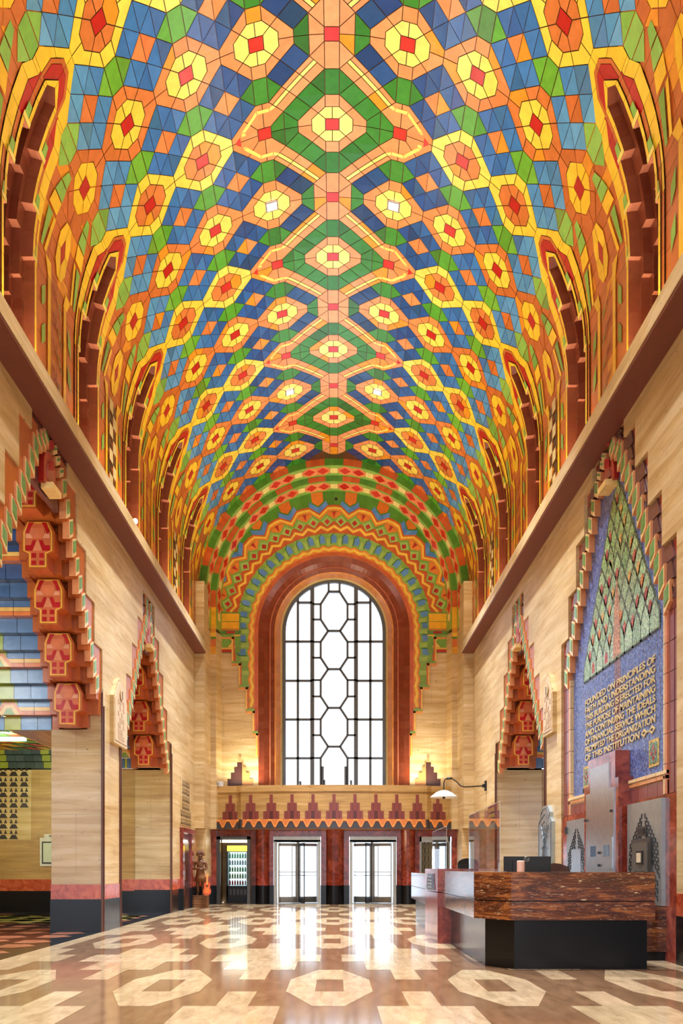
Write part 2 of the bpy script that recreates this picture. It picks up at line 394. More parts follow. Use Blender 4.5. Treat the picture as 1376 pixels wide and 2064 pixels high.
for m in range(-8, 9):
    d = 7*m
    if m % 2 == 0:
        for q in symy([(-.5, .5), (.5, .5), (.5, 2.5), (-.5, 2.5)]): put(0, d, q, 'orange')
        put(0, d, [(-.5, -.5), (.5, -.5), (.5, .5), (-.5, .5)], 'red')
        for q in sym4([(.5, .5), (1.5, 1.5), (.5, 2.5)]): put(0, d, q, 'orange')
        for q in sym4([(.5, .0), (1.5, 0), (1.5, 1.5), (.5, .5)]): put(0, d, q, 'orange')
        for s in (1, -1):
            for k in (1, 2, 3, 4): octagon(5*k*s, d, 'yellow', 'orange')
        for q in sym4([(1.5, 0), (2.5, 0), (2.5, .5), (1.5, 1.5)]): put(0, d, q, 'green')
        for q in sym4([(2.5, .5), (3.5, 1.5), (2.5, 2.5), (1.5, 1.5)]):
            put(0, d, q, 'blue', j=10)
        for q in sym4([(3.5, 1.5), (4.5, 2.5), (3.5, 3.5), (2.5, 2.5)]): put(0, d, q, 'blue', j=10)
    else:
        octagon(0, d, 'yellow', 'orange')
        for s in (1, -1):
            for k in (2, 3): octagon(5*k*s, d, 'orange', 'yellow')
        for q in symy([(-.5, 2.5), (.5, 2.5), (.5, 4.5), (-.5, 4.5)]): put(0, d, q, 'green')
        for q in sym4([(.5, 2.5), (1.5, 3.5), (.5, 4.5)]): put(0, d, q, 'green')
        for q in sym4([(.5, 2.5), (1.5, 1.5), (2.5, 2.5), (1.5, 3.5)]): put(0, d, q, 'green')
        for q in sym4([(1.5, 1.5), (2.5, .5), (3.5, 1.5), (2.5, 2.5)]): put(0, d, q, 'green')
        for q in sym4([(2.5, .5), (2.5, 0), (3.5, 0), (3.5, 1.5)]): put(0, d, q, 'green')
        for q in sym4([(3.5, 0), (4.5, 0), (4.5, .5), (3.5, 1.5)]): put(0, d, q, 'green')
        def LU(L, u): return ((L-u)/2, (L+u)/2)
        for L0, L1, k in ((5, 6.0, 'orange'), (6.0, 6.45, 'yellow'), (6.45, 7, 'orange')):
            for u0, u1 in ((4, 2), (2, 0), (0, -2)):
                for q in sym4([LU(L0, u0), LU(L1, u0), LU(L1, u1), LU(L0, u1)]): put(0, d, q, k)
        for q in symx([(4.5, -.5), (5.5, -.5), (5.5, .5), (4.5, .5)]): put(0, d, q, 'red')
        for q in sym4([(3.5, 1.5), (4.5, .5), (5, .5), (5, 2.5), (4.5, 2.5)]): put(0, d, q, 'orange')
        for q in sym4([(5, .5), (5.5, .5), (6.4, 1.6), (5.5, 2.5), (5, 2.5)]): put(0, d, q, 'orange')
        for q in sym4([(5.5, .5), (5.5, 0), (7.5, 0), (7.5, .5), (6.4, 1.6)]): put(0, d, q, 'orange')
        for q in sym4([(4.225, 2.225), (4.0, 2.0), (4.5, 1.75), (4.5, 2.1)]): put(0, d, q, 'yellow', .006)
        for q in sym4([(4.5, 2.1), (4.5, 1.75), (5.4, 1.75), (5.5, 2.1)]): put(0, d, q, 'yellow', .006)
        for q in sym4([(5.5, 2.1), (5.4, 1.75), (6.4, .65), (6.75, .75)]): put(0, d, q, 'yellow', .006)
        for q in sym4([(6.4, .65), (6.4, 0), (6.75, 0), (6.75, .75)]): put(0, d, q, 'yellow', .006)
        for q in symx([(6.82, -.5), (7.25, -.1), (7.25, .1), (6.82, .5)]): put(0, d, q, 'red', .006)
    for s in (1, -1):
        for k in (1, 2, 3, 4): hexa(5*k*s, d+3.5)
        for k in (1, 2, 3): checker((5*k+2.5)*s, d+3.5)
# lower part between the side windows
LOWI = 35.9
def opening(i):                       # half width (tiles) of the pointed, stepped window opening
    S = [(19.55, 0, 20.05, .70), (20.05, .70, 22.8, .78), (22.8, 1.45, 25.4, 1.45), (25.4, 2.15, 28.1, 2.1), (28.1, 2.45, 40, 2.45)]
    if i <= 19.55: return 0
    for a, wa, b_, wb in S:
        if a <= i < b_: return wa+(wb-wa)*(i-a)/(b_-a)
    return 2.45
OUTER = [(17.5, .5), (19.5, 2.5), (20.3, 2.5), (21.2, 3.15), (LOWI, 3.15)]
def outer(i):
    for (a, wa), (b_, wb) in zip(OUTER, OUTER[1:]):
        if i <= b_: return wa+(wb-wa)*max(0, (i-a))/(b_-a)
    return 3.15
for s in (1, -1):
    for m in range(-8, 10):
        d = 7*m
        if m % 2: continue
        for a, b_, hw in ((19, 20, 6.2), (20, 22.8, 6.1), (22.8, 25.4, 5.45), (25.4, 28.1, 4.75), (28.1, 30, 4.45), (30, 33, 4.45), (33, LOWI, 4.45)):
            for q in range(4):
                ya, yb = -hw+hw*q/2, -hw+hw*(q+1)/2
                if d+yb < 62: vm.face([V(s*a, d+ya, -.06), V(s*b_, d+ya, -.06), V(s*b_, d+yb, -.06), V(s*a, d+yb, -.06)], (88, 56, 26))
        cg = m//2 % 2 == 1            # alternate piers carry a pierced checker strip
        # bed of orange plates
        for a, b_ in [(18.6+k, 19.6+k) for k in range(9)]+[(27.6, 29.6), (29.6, 31.6), (31.6, 33.6), (33.6, LOWI)]:
            yy = 7-outer((a+b_)/2)
            ys = [-yy, -yy*.5, 0, yy*.5, yy]
            for y0, y1 in zip(ys, ys[1:]):
                put(0, d, [(s*a, y0), (s*b_, y0), (s*b_, y1), (s*a, y1)][::s], 'orange', -.009, .012)
        c5 = 24.45*s
        def e(pts, kind, h=.006, g=.02):
            for q in symy([(s*p, y) for p, y in pts]): put(0, d, q if s > 0 else q[::-1], kind, h, g)
        def e1(pts, kind, h=.006, g=.02): put(0, d, [(s*p, y) for p, y in pts][::s], kind, h, g)
        # stretched octagon
        e([(22.7, 0), (22.7, .45), (23.7, 1.0), (24.45, 1.0), (24.45, .42), (23.6, 0)], 'yellow')
        e([(24.45, 1.0), (25.4, 1.0), (26.2, .4), (26.2, 0), (25.3, 0), (24.45, .42)], 'yellow')
        e1([(23.6, 0), (24.45, .42), (25.3, 0), (24.45, -.42)], 'red')
        # green wedges and yellow bands either side
        e([(20.8, 1.75), (20.8, 2.3), (21.6, 2.75), (21.6, 1.75)], 'green')
        e([(21.65, 1.75), (21.65, 2.75), (22.5, 3.1), (22.5, 1.75)], 'green')
        e([(22.55, 1.75), (22.55, 3.1), (23.5, 3.4), (23.5, 2.0)], 'yellow')
        e([(23.7, 2.5), (23.7, 3.3), (26.2, 3.5), (26.2, 3.15)], 'green')
        e([(23.7, 1.9), (23.7, 2.3), (26.2, 2.9), (26.2, 2.5)], 'yellow')
        e([(26.2, 1.5), (26.2, 2.6), (27.2, 1.9), (27.2, 1.2)], 'yellow')
        e([(27.2, 1.3), (27.2, 1.9), (LOWI, 1.9), (LOWI, 1.3)], 'yellow')
        e([(28.0, 2.3), (28.6, 3.0), (29.8, 3.0), (29.2, 2.3)], 'green')
        e([(30.4, 2.3), (31.0, 3.0), (32.2, 3.0), (31.6, 2.3)], 'green')
        if cg:
            for r_ in range(9):
                i0 = 26.9+r_*1.0
                for q_ in range(2):
                    dark = (r_+q_) % 2
                    pts = [(s*i0, -1.1+q_*1.1), (s*(i0+1), -1.1+q_*1.1), (s*(i0+1), q_*1.1), (s*i0, q_*1.1)][::s]
                    vm.face([V(i, j+d, .004 if dark else .035) for i, j in inset(pts, .03)], jit((74, 48, 30) if dark else (222, 196, 130), 5))
        else:
            for r_ in range(5):
                i0 = 26.9+r_*1.75
                for y, k_ in ((.6, 'green'), (-.6, 'red'), (0, 'orange')):
                    o_ = .5 if y > 0 else 0
                    e1([(i0+o_, y-.28), (i0+o_+.4, y-.28), (i0+o_+.4, y), (i0+o_+1.2, y+.28), (i0+o_+.7, y+.28), (i0+o_+.7, y)], k_, .008)
struct('ceiling', vm, TILE)

# ---------------------------------------------------------------- side windows in the vault
def wlevels(lo, hi, extra=()):
    b_ = sorted(set([x for x in (17.5, 18.1, 18.5, 19.0, 19.55, 19.8, 20.05, 20.3, 21.2, 22.8, 25.4, 28.1, 24.0, 26.6, 29.6, 31.2, 33.0, LOWI) + tuple(extra) if lo <= x <= hi]))
    return list(zip(b_, b_[1:]))
def side_window(s, d, name):
    root = struct_root(name, (s*R, Y0+d*T, ZC1))
    eps = 1e-4; su = MB(); rv = MB(); gl = MB()
    def q(mb, pts, col, h): mb.face([V(s*i, j+d, h) for i, j in pts][::s], col)
    yel, ora, red, grn = pal('yellow', 19), pal('orange', 21), pal('red', 19), pal('green', 20)
    for sg in (1, -1):                     # pointed head
        q(su, [(i, sg*y) for i, y in [(18.6, 0), (18.6, 1.3), (19.6, 2.3), (20.05, 2.4), (20.05, .72), (19.57, 0)]][::sg], (88, 56, 26), -.01)
        for a, b_ in wlevels(20.05, LOWI): q(su, [(a, sg*opening(a+1e-4)), (b_, sg*opening(b_-1e-4)), (b_, sg*3.1), (a, sg*min(3.1, outer(a)))][::sg], (88, 56, 26), -.012)
        for pts, col, h in (([(17.5, 0), (17.5, .5), (18.5, 1.5), (18.6, .95), (18.1, .45), (18.1, 0)], yel, .006), ([(18.5, 1.5), (19.5, 2.5), (20.05, 2.5), (20.05, 1.42), (19.0, 1.3), (18.6, .95)], yel, .006),
                            ([(18.1, 0), (18.1, .45), (19.0, 1.3), (20.05, 1.42), (20.05, 1.16), (19.1, 1.05), (18.4, .38), (18.4, 0)], ora, .010),
                            ([(18.4, 0), (18.4, .38), (19.1, 1.05), (20.05, 1.16), (20.05, 1.04), (19.05, 0)], red, .012), ([(19.05, 0), (20.05, 1.02), (20.05, .70), (19.55, 0)], yel, .03)):
            q(su, inset([(i, sg*y) for i, y in pts][::sg], .014), jit(col, 5), h)
    for a, b_ in wlevels(20.05, LOWI):
        for sg in (1, -1):
            A0, A1 = opening(a+eps), opening(b_-eps)
            def off(w_, i, k, top):            # layer outline k tiles outside the opening, closed above the apex
                return max(0, w_+k) if i >= 19.55-k*.9 else max(0, min(w_+k, (i-(19.55-k*1.2))*1.9))
            B0, B1 = off(A0, a, .32, 1), off(A1, b_, .32, 1)
            C0, C1 = off(A0, a, .72, 1), off(A1, b_, .72, 1)
            D0, D1 = max(C0, outer(a)-.95), max(C1, outer(b_)-.95)
            if b_ <= 20.1: D0, D1 = off(A0, a, 1.15, 1), off(A1, b_, 1.15, 1)
            O0, O1 = max(D0, outer(a)), max(D1, outer(b_))
            def strip(p0, p1, r0, r1, col, h):
                if r0-p0 < 1e-3 and r1-p1 < 1e-3: return
                q(su, inset([(a, sg*p0), (b_, sg*p1), (b_, sg*r1), (a, sg*r0)][::sg], .012), jit(col, 6), h)
            top = b_ <= 20.1
            strip(A0, A1, B0, B1, yel, .03)
            strip(B0, B1, C0, C1, red if (top and a >= 18.4) else ora, .012)
            strip(C0, C1, D0, D1, ora if top else (red if a < 22 else ora), .010)
            strip(D0, D1, O0, O1, yel, .006)
            # lip between the tile layers and the reveal
    for st, w0, w1 in ((22.8, .78, 1.45), (25.4, 1.45, 2.15), (28.1, 2.1, 2.45)):
        for sg in (1, -1):
            q(su, inset([(st-.95, sg*(w0+.34)), (st-.03, sg*(w0+.34)), (st-.03, sg*(w1+.30)), (st-.95, sg*(w1+.16))][::sg], .02), grn, .034)
            q(su, [(st-.28, sg*w0), (st, sg*w0), (st, sg*(w1+.32)), (st-.28, sg*(w1+.32))][::sg], pal('yellow', 6), .036)
    # stepped brown reveal, three tiers following the vault
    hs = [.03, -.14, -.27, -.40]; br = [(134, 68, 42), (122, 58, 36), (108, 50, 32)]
    for k in range(3):
        sh = 1.25*k
        def op(i, kk): return max(0, opening(i-1.25*kk)-.34*kk)
        for a, b_ in wlevels(19.55, LOWI, [x+1.25*n_ for n_ in (1, 2, 3) for x in (19.55, 20.05, 22.8, 25.4, 28.1)]):
            for sg in (1, -1):
                A0, A1 = op(a+eps, k), op(b_-eps, k); B0, B1 = op(a+eps, k+1), op(b_-eps, k+1)
                if A0 <= 0 and A1 <= 0: continue
                q(rv, [(a, sg*B0), (b_, sg*B1), (b_, sg*A1), (a, sg*A0)], jit(br[k], 6), hs[k+1])
                P = [V(s*a, sg*A0+d, hs[k]), V(s*b_, sg*A1+d, hs[k]), V(s*b_, sg*A1+d, hs[k+1]), V(s*a, sg*A0+d, hs[k+1])]
                rv.face(P, jit(br[k], 6))
        for st, w0, w1 in ((22.8, .78, 1.45), (25.4, 1.45, 2.15), (28.1, 2.1, 2.45)):
            st += sh; w0 = max(0, w0-.34*k); w1 = max(0, w1-.34*k)
            for sg in (1, -1):
                rv.face([V(s*st, sg*w0+d, hs[k]), V(s*st, sg*w1+d, hs[k]), V(s*st, sg*w1+d, hs[k+1]), V(s*st, sg*w0+d, hs[k+1])], (190, 116, 84))
                q(rv, [(st, sg*(w0)), (st+.05, sg*(w0)), (st+.05, sg*w1), (st, sg*w1)], (216, 150, 110), hs[k]-.002 if k else .001)
    for a, b_ in wlevels(21, LOWI):
        q(gl, [(a, -2.5), (b_, -2.5), (b_, 2.5), (a, 2.5)], (62, 40, 28), -.42)
    su.build('tile_surround', TILE, root); rv.build('stepped_reveal', TILE, root); gl.build('pane', SATIN, root)
    # travertine sill step at the foot
    sl = MB()
    for sg in (1, -1):
        for k, (z, wd) in enumerate(((ZC1+.16, .34), (ZC1+.36, .22))):
            y = Y0+d*T+sg*(.62-k*.0); sl.box(s*(R-.02), s*(R+.16), y-wd/2, y+wd/2, ZC1, z, (214, 150, 80))
    sl.build('sill_block', TILE, root)
    return root
n = 0
WIN_ROWS = [-35, -21, -7, 7, 21, 35, 49]
for s in (-1, 1):
    first = None
    for d in WIN_ROWS:
        n += 1
        if first is None:
            first = side_window(s, d, 'window_%d' % (n+1)); dref = d
        else:
            c = copy_tree(first); c.name = 'window_%d' % (n+1); c.location.y += (d-dref)*T

# ---------------------------------------------------------------- cornice
for s, nm in ((-1, 'left'), (1, 'right')):
    mb = MB()
    mb.box(s*4.24, s*4.30, YB, 29.3, ZC0+.02, ZC1, m=0)
    mb.box(s*4.30, s*(R+.05), YB, 29.3, ZC1-.09, ZC1-.05, m=0)
    mb.box(s*4.25, s*(W+.02), YB, 29.29, ZC0-.03, ZC0+.03, m=1)
    struct('trim_%d' % (1 if s < 0 else 2), mb, [TRAV, CORN])

# ---------------------------------------------------------------- side walls with stepped archway holes
OP1 = (14.58, [(.92, 8.42), (1.47, 8.08), (2.04, 7.25), (2.62, 6.45), (3.19, 5.68)], 3.175, 5)
OP2 = (22.2, [(.70, 8.05), (1.27, 7.28), (1.84, 6.50), (2.40, 5.66), (2.97, 4.83)], 2.955, 4)
OPR = (14.86, [(.85, 8.42), (1.38, 8.12), (1.93, 7.40), (2.49, 6.60), (3.03, 5.80)], 3.03, 0)
def side_wall(s, name):
    mb = MB(); X0, X1 = s*W, s*(W+.30)
    cuts = []
    for c, st, jam, k in (OP1 if s < 0 else OPR, OP2):
        prev = 0
        for hw, zt in st:
            cuts.append((c-hw, c-prev, zt)); cuts.append((c+prev, c+hw, zt)); prev = hw
    cuts.sort(); y = YB
    for a, b_, zt in cuts:
        if a > y+1e-6: mb.box(X0, X1, y, a, 0, ZC1)
        if zt < ZC1: mb.box(X0, X1, a, b_, zt, ZC1)
        y = b_
    mb.box(X0, X1, y, YWALL+.3, 0, ZC1)
    # shallow side pier before the back wall
    mb.box(s*(W-.32), s*(W+.1), 29.35, YWALL+.2, 2.6, ZS+.2); mb.box(s*(W-.32), s*(W+.1), 29.75, YWALL+.2, .64, 2.6)
    return struct(name, mb, TRAV)
side_wall(-1, 'wall_left'); side_wall(1, 'wall_right')
# ---------------------------------------------------------------- archway surrounds
MAUVE, GREENT, CREAMT, REDT, TERRA, TERRAL, GOLD = (114, 74, 68), (112, 160, 92), (244, 214, 150), (188, 30, 30), (190, 98, 38), (214, 126, 66), (246, 186, 72)
def wallfn(s, x0=W):
    """(u along the hall, v up, d out of the wall towards the hall)"""
    return lambda u, v, d: (s*(x0-d), u, v)
def surround_tiles(s, c, steps, zlow, root, sub=3, low_to=None):
    """stepped border set in the wall: mauve blocks outside, green squares with cream lips inside"""
    fn = wallfn(s); ztops = [t for _, t in steps]+[zlow]
    for sg in (1, -1):
        blk = MB(); grn = MB(); P = lambda pts: [(c+sg*u, v) for u, v in pts]
        for k, (hw, zt) in enumerate(steps):
            zb = ztops[k+1]; dz = (zt-zb)/sub
            for q in range(sub):
                z1 = zt-q*dz; z0 = z1-dz; hi = max(.10, hw-.86+.19*q); g0 = hi+.20; mid = hw-.24
                blk.plate(P(inset([(g0, z0), (mid+.07, z0), (mid-.05, z1), (g0, z1)], .010)), fn, -.12, -.035, jit(MAUVE, 8))
                blk.plate(P(inset([(mid+.07, z0), (hw-.005, z0), (hw-.005, z1), (mid-.05, z1)], .010)), fn, -.12, -.06, jit((128, 80, 70), 8) if q else jit((166, 60, 48), 5))
                grn.plate(P([(hi, z0-.16), (hi+.225, z0-.03), (hi+.225, z1), (hi, z1-.10)]), fn, -.12, .0+.003*(q % 2), CREAMT, side=(226, 150, 96))
                grn.plate(P([(hi+.04, z0-.06), (hi+.19, z0+.02), (hi+.19, z1-.05), (hi+.04, z1-.12)]), fn, 0, .012, jit(GREENT, 8))
        blk.build('border_blocks', TILE, root); grn.build('green_tile_edging', TILE, root)
def apex_niche(s, c, z0, z1, hw, root):
    fn = wallfn(s); mb = MB()
    mb.plate([(c-hw, z0), (c+hw, z0), (c+hw, z1), (c-hw, z1)], fn, -.2, -.12, MAUVE)
    arch = [(c-.30, z0+.1), (c+.30, z0+.1), (c+.30, z1-.55)]+[(c+.30*cos(a*pi/10), z1-.55+.30*sin(a*pi/10)) for a in range(1, 10)]+[(c-.30, z1-.55)]
    mb.plate(arch, fn, -.12, -.02, (200, 92, 70), side=(176, 40, 32))
    inn = [(c-.17, z0+.2), (c+.17, z0+.2), (c+.17, z1-.6)]+[(c+.17*cos(a*pi/8), z1-.6+.17*sin(a*pi/8)) for a in range(1, 8)]+[(c-.17, z1-.6)]
    mb.plate(inn, fn, -.02, .0, (186, 110, 92))
    for a, b_ in ((.35, .6), (.7, .95)):
        mb.plate([(c-.12, z0+a), (c+.12, z0+a+.1), (c+.12, z0+b_), (c-.12, z0+b_-.1)], fn, 0, .01, REDT)
    mb.prism([(c-.22, z0+.02), (c+.22, z0+.02), (c+.22, z0+.12), (c-.22, z0+.12)], fn, -.1, .10, (246, 206, 130))
    mb.build('apex_niche', TILE, root)
def totem(s, cx, yf, zb, dz, root, face=-1):
    """red and orange figure block projecting from a corbel step (faces the archway)"""
    fn = lambda u, v, d: (s*(cx+u), yf+face*d, zb+v*dz)
    mb = MB(); B = MB()
    body = [(-.15, 0), (.15, 0), (.15, .30), (.25, .36), (.25, .78), (.17, 1.0), (-.17, 1.0), (-.25, .78), (-.25, .36), (-.15, .30)]
    ob = [(u*1.16, v) for u, v in body]
    B.prism(ob, fn, -.36, .0, TERRA, side=(204, 100, 46))
    o = B.build('corbel_block', TILE, root)
    g = [(u*1.02, .03+v*.955) for u, v in body]
    mb.plate(g, fn, -.001, .010, GOLD, side=TERRA)
    mb.plate(inset(g, .030), fn, .0, .016, (214, 112, 66))
    for sx in (1, -1):
        S = lambda pts: [(u*sx, v) for u, v in pts]
        for pts, c_ in (([(.07, .97), (.155, .97), (.215, .77), (.16, .74), (.125, .86)], REDT), ([(.085, .64), (.21, .64), (.21, .72), (.13, .74)], (232, 160, 118)),
                        ([(.025, .60), (.085, .60), (.12, .49), (.215, .49), (.215, .375), (.085, .375), (.065, .44)], REDT),
                        ([(.03, .225), (.108, .225), (.108, .325), (.03, .325)], REDT), ([(.03, .075), (.108, .075), (.108, .165), (.03, .165)], REDT)):
            mb.plate(S(pts), fn, .014, .021, jit(c_, 8))
    mb.plate([(-.085, .375), (.085, .375), (.02, .58), (-.02, .58)], fn, .014, .024, (230, 142, 96))
    mb.plate([(-.08, .63), (.08, .63), (.125, .74), (.11, .86), (-.11, .86), (-.125, .74)], fn, .014, .024, (224, 126, 78))
    mb.build('figure_panel', TILE, o)
def stair_solid(mb, s, xa, xb, c, prof, sg, ztop, back=.75, col=None):
    """corbelled mass between two planes of the wall: stepped underside, lowest step first"""
    poly = [(prof[0][0]+back, prof[0][1])]
    for i, (hw, zb) in enumerate(prof):
        zt = prof[i+1][1] if i+1 < len(prof) else ztop
        poly += [(hw, zb), (hw, zt)]
    poly += [(prof[0][0]+back, ztop)]
    mb.prism(poly, lambda u, v, d: (s*d, c+sg*u, v), xa, xb, TERRA, side=(194, 102, 44))
def stairs(mb, s, xa, xb, c, prof, sg, colr, cols, split=1):
    """tiled stepped soffit: risers face the archway axis, soffits face down; tiles lie on a dark bed"""
    for i, (hw, zb) in enumerate(prof):
        zt = prof[i+1][1] if i+1 < len(prof) else zb+.277
        nh = prof[i-1][0] if i else hw+.06
        y, y2 = c+sg*(hw+.006), c+sg*(nh+.006)
        mb.face([(s*xa, y, zb), (s*xb, y, zb), (s*xb, y, zt), (s*xa, y, zt)], (26, 30, 36)); mb.face([(s*xa, y, zb+.006), (s*xb, y, zb+.006), (s*xb, y2, zb+.006), (s*xa, y2, zb+.006)], (26, 30, 36))
        for k in range(split):
            a, b_ = xa+(xb-xa)*k/split+.005, xa+(xb-xa)*(k+1)/split-.005
            y, y2 = c+sg*hw, c+sg*nh
            cr_ = colr(k, i); bands = [(zb+.005, zt-.005, cr_)]
            if i % 3 == 1: bands = [(zb, zb+.075, (230, 128, 60)), (zb+.08, zb+.155, (248, 200, 104)), (zb+.16, zt-.005, cr_)]
            for z0, z1, cc in bands: mb.face([(s*a, y, z0), (s*b_, y, z0), (s*b_, y, z1), (s*a, y, z1)], jit(cc, 6))
            if i % 3 == 1 and k % 5 == 2:
                m_ = (a+b_)/2
                for w_, h_, cc, o_ in ((.30, .26, (236, 140, 66), .004), (.22, .20, (248, 206, 120), .007), (.12, .13, (140, 176, 90), .010)):
                    mb.face([(s*(m_-w_), y-sg*o_, zb), (s*(m_+w_), y-sg*o_, zb), (s*(m_+w_*.35), y-sg*o_, zb+h_), (s*(m_-w_*.35), y-sg*o_, zb+h_)], cc)
            mb.face([(s*a, y, zb), (s*b_, y, zb), (s*b_, y2, zb), (s*a, y2, zb)], jit(cols(k, i), 6))
def corbels(s, c, h0, nst, root, xb=W):
    ztop = 4.07+.83*nst+.12
    for sg in (1, -1):
        fine = MB()
        coarse = [(h0-.57*k+.31, 4.07+.83*k+.02) for k in range(nst)]
        fa = []; fc = []
        for k in range(nst):
            for q in range(3): fa.append((h0-.57*k+(.50, .31, .12)[q], 4.07+.83*k+.277*q)); fc.append((h0-.57*k+(.44, .30, .15)[q], 4.07+.83*k+.277*q))
        stair_solid(fine, s, xb+.03, xb+.24, c, fa, sg, ztop, .35); stair_solid(fine, s, xb+.24, xb+.86, c, coarse, sg, ztop, .4); stair_solid(fine, s, xb+.86, xb+1.0, c, fc, sg, ztop, .3)
        if sg == 1: fine.box(s*(xb+.03), s*(xb+1.0), c-1.2, c+1.2, ztop-.02, ztop+.2, (120, 56, 36))
        fine.build('corbel_steps', TILE, root)
        for k in range(nst):
            hw, zb = h0-.57*k, 4.07+.83*k
            totem(s, xb+.55, c+sg*(hw-.03), zb, .83, root, -sg)
def jambs(s, c, jam, name_i, x1=1.02):
    """travertine jambs of an archway with red marble band and black base"""
    mb = MB(); rm = MB(); bk = MB()
    for sg in (1, -1):
        y0, y1 = c+sg*jam, c+sg*(jam+.06)
        xs, xe = s*(W+.0), s*(W+x1)
        mb.box(xs, xe, y0, y1, .95, 4.9); mb.box(s*(W+.30), xe, y0, c+sg*(jam+.8), 4.07, 8.4)
        rm.box(xs, s*(W+x1+.01), c+sg*(jam-.012), y1, .65, .955); bk.box(xs, s*(W+x1+.02), c+sg*(jam-.02), y1, 0, .655)
    a = struct('trim_%d' % name_i, mb, TRAV2)
    r = rm.build('marble_band', ORANGEM, a); b_ = bk.build('black_base', BLACK, a)
def lobby_ceiling(s, c, h0, nst, xa, xb, name_i, kdark, sides=(1, -1)):
    """blue stepped tile vault of the side lobby"""
    mb = MB(); prof = []
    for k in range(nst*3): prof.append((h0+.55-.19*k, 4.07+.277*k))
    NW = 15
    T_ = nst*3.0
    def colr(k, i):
        blu = mixc((138, 184, 226), (26, 44, 84), min(1, kdark+(i/T_)**1.1*1.05))  # blue grades paler downwards: light on the low courses put into tile colour
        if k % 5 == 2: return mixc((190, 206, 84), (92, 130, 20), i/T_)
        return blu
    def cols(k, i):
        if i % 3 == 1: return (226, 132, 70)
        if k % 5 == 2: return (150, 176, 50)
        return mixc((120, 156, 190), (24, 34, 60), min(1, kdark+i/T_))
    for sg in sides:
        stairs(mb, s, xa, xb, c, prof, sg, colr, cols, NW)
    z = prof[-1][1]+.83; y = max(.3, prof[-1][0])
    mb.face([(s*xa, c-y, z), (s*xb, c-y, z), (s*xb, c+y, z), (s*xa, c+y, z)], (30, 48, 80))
    return struct('ceiling_%d' % name_i, mb, TILE)

t = thing('tiled_archway', 'tall stepped tile archway in left wall, nearest camera, with five red figure blocks', 'archway', (-W, OP1[0], 4.07), 'stepped tile archways')
surround_tiles(-1, OP1[0], OP1[1], 4.85, t); apex_niche(-1, OP1[0], 7.45, 8.40, .75, t); corbels(-1, OP1[0], 2.72, 5, t)
t = thing('tiled_archway', 'stepped tile archway far along left wall, behind the travertine pier', 'archway', (-W, OP2[0], 4.07), 'stepped tile archways')
surround_tiles(-1, OP2[0], OP2[1], 4.07, t); apex_niche(-1, OP2[0], 6.75, 8.02, .6, t); corbels(-1, OP2[0], 1.93, 4, t)
t = thing('tiled_archway', 'stepped tile archway in right wall, between blue mosaic and end wall', 'archway', (W, OP2[0], 4.07), 'stepped tile archways')
surround_tiles(1, OP2[0], OP2[1], 4.07, t); apex_niche(1, OP2[0], 6.75, 8.02, .6, t); corbels(1, OP2[0], 1.93, 4, t)
jambs(-1, OP1[0], OP1[2], 3); jambs(-1, OP2[0], OP2[2], 4); jambs(1, OP2[0], OP2[2], 5, 1.3)
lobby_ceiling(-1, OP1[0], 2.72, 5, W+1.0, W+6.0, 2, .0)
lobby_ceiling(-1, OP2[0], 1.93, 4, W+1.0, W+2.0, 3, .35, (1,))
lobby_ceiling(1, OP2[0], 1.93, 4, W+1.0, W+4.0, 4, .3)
# moulding ribs down the archway edges
rb = MB()
for s, c, jam in ((-1, OP1[0], OP1[2]), (-1, OP2[0], OP2[2]), (1, OP2[0], OP2[2])):
    for sg in (1, -1):
        for k, off in enumerate((-.03, .09)):
            y = c+sg*(jam+off); rb.box(s*(W-.025), s*(W+.01), y-.012, y+.012, 0, 4.8-k*.25, (96, 52, 34))
struct('trim_6', rb, SATIN)
# dark base and red band on the hall side of the walls
for s, nm in ((-1, 'left'), (1, 'right')):
    bb = MB()
    segs = [(YB, OP1[0]-3.19), (OP1[0]+3.27, OP2[0]-3.0), (OP2[0]+3.0, 29.76)] if s < 0 else [(YB, 11.8), (17.92, OP2[0]-3.0), (OP2[0]+3.0, 29.76)]
    for a, b_ in segs:
        bb.box(s*(W-.02), s*(W+.01), a, b_, 0, .65, m=0); bb.box(s*(W-.014), s*(W+.01), a, b_, .65, .95, m=1)
    struct('baseboard_'+nm, bb, [BLACK, ORANGEM])

# ---------------------------------------------------------------- side lobby shell
sl = MB(); sl.box(-11, -W-1.0, 25.2, 25.3, .95, 4.12); sl.box(-11, -W-2.0, 18.1, 18.2, 4.62, 8.4); sl.box(-W-2.05, -W-2.0, 18.1, 25.2, 4.12, 8.4)
sl.box(-10.7, -10.6, 6, 25.2, 0, 6)
sl.box(W+1.25, 9, 25.2, 25.3, 0, 4.1); sl.box(8.7, 8.8, 18, 25.2, 0, 6)
lw = struct('wall_side', sl, TRAVD)
x = MB(); x.box(-11, -W-1.0, 25.17, 25.25, .62, .955); x.build('marble_band', ORANGEM, lw)
x = MB(); x.box(-11, -W-1.0, 25.16, 25.25, 0, .625); x.build('black_base', BLACK, lw)
lc = MB(); lc.face([(-11, 18.2, 4.62), (-W-2.0, 18.2, 4.62), (-W-2.0, 25.2, 4.62), (-11, 25.2, 4.62)], (110, 120, 70))
for k in range(10):
    x0 = -10.4+k*.36; y0 = 21.5
    for r_ in range(5):
        col = [(196, 60, 30), (236, 180, 60), (90, 130, 60)][(k+r_) % 3]
        lc.face([(x0, y0+r_*.7, 4.60), (x0+.3, y0+r_*.7, 4.60), (x0+.5, y0+.6+r_*.7, 4.60), (x0+.2, y0+.6+r_*.7, 4.60)], jit(col))
lc.face([(-11, 25.19, 4.08), (-W-2.0, 25.19, 4.08), (-W-2.0, 25.19, 4.64), (-11, 25.19, 4.64)], (40, 48, 50))
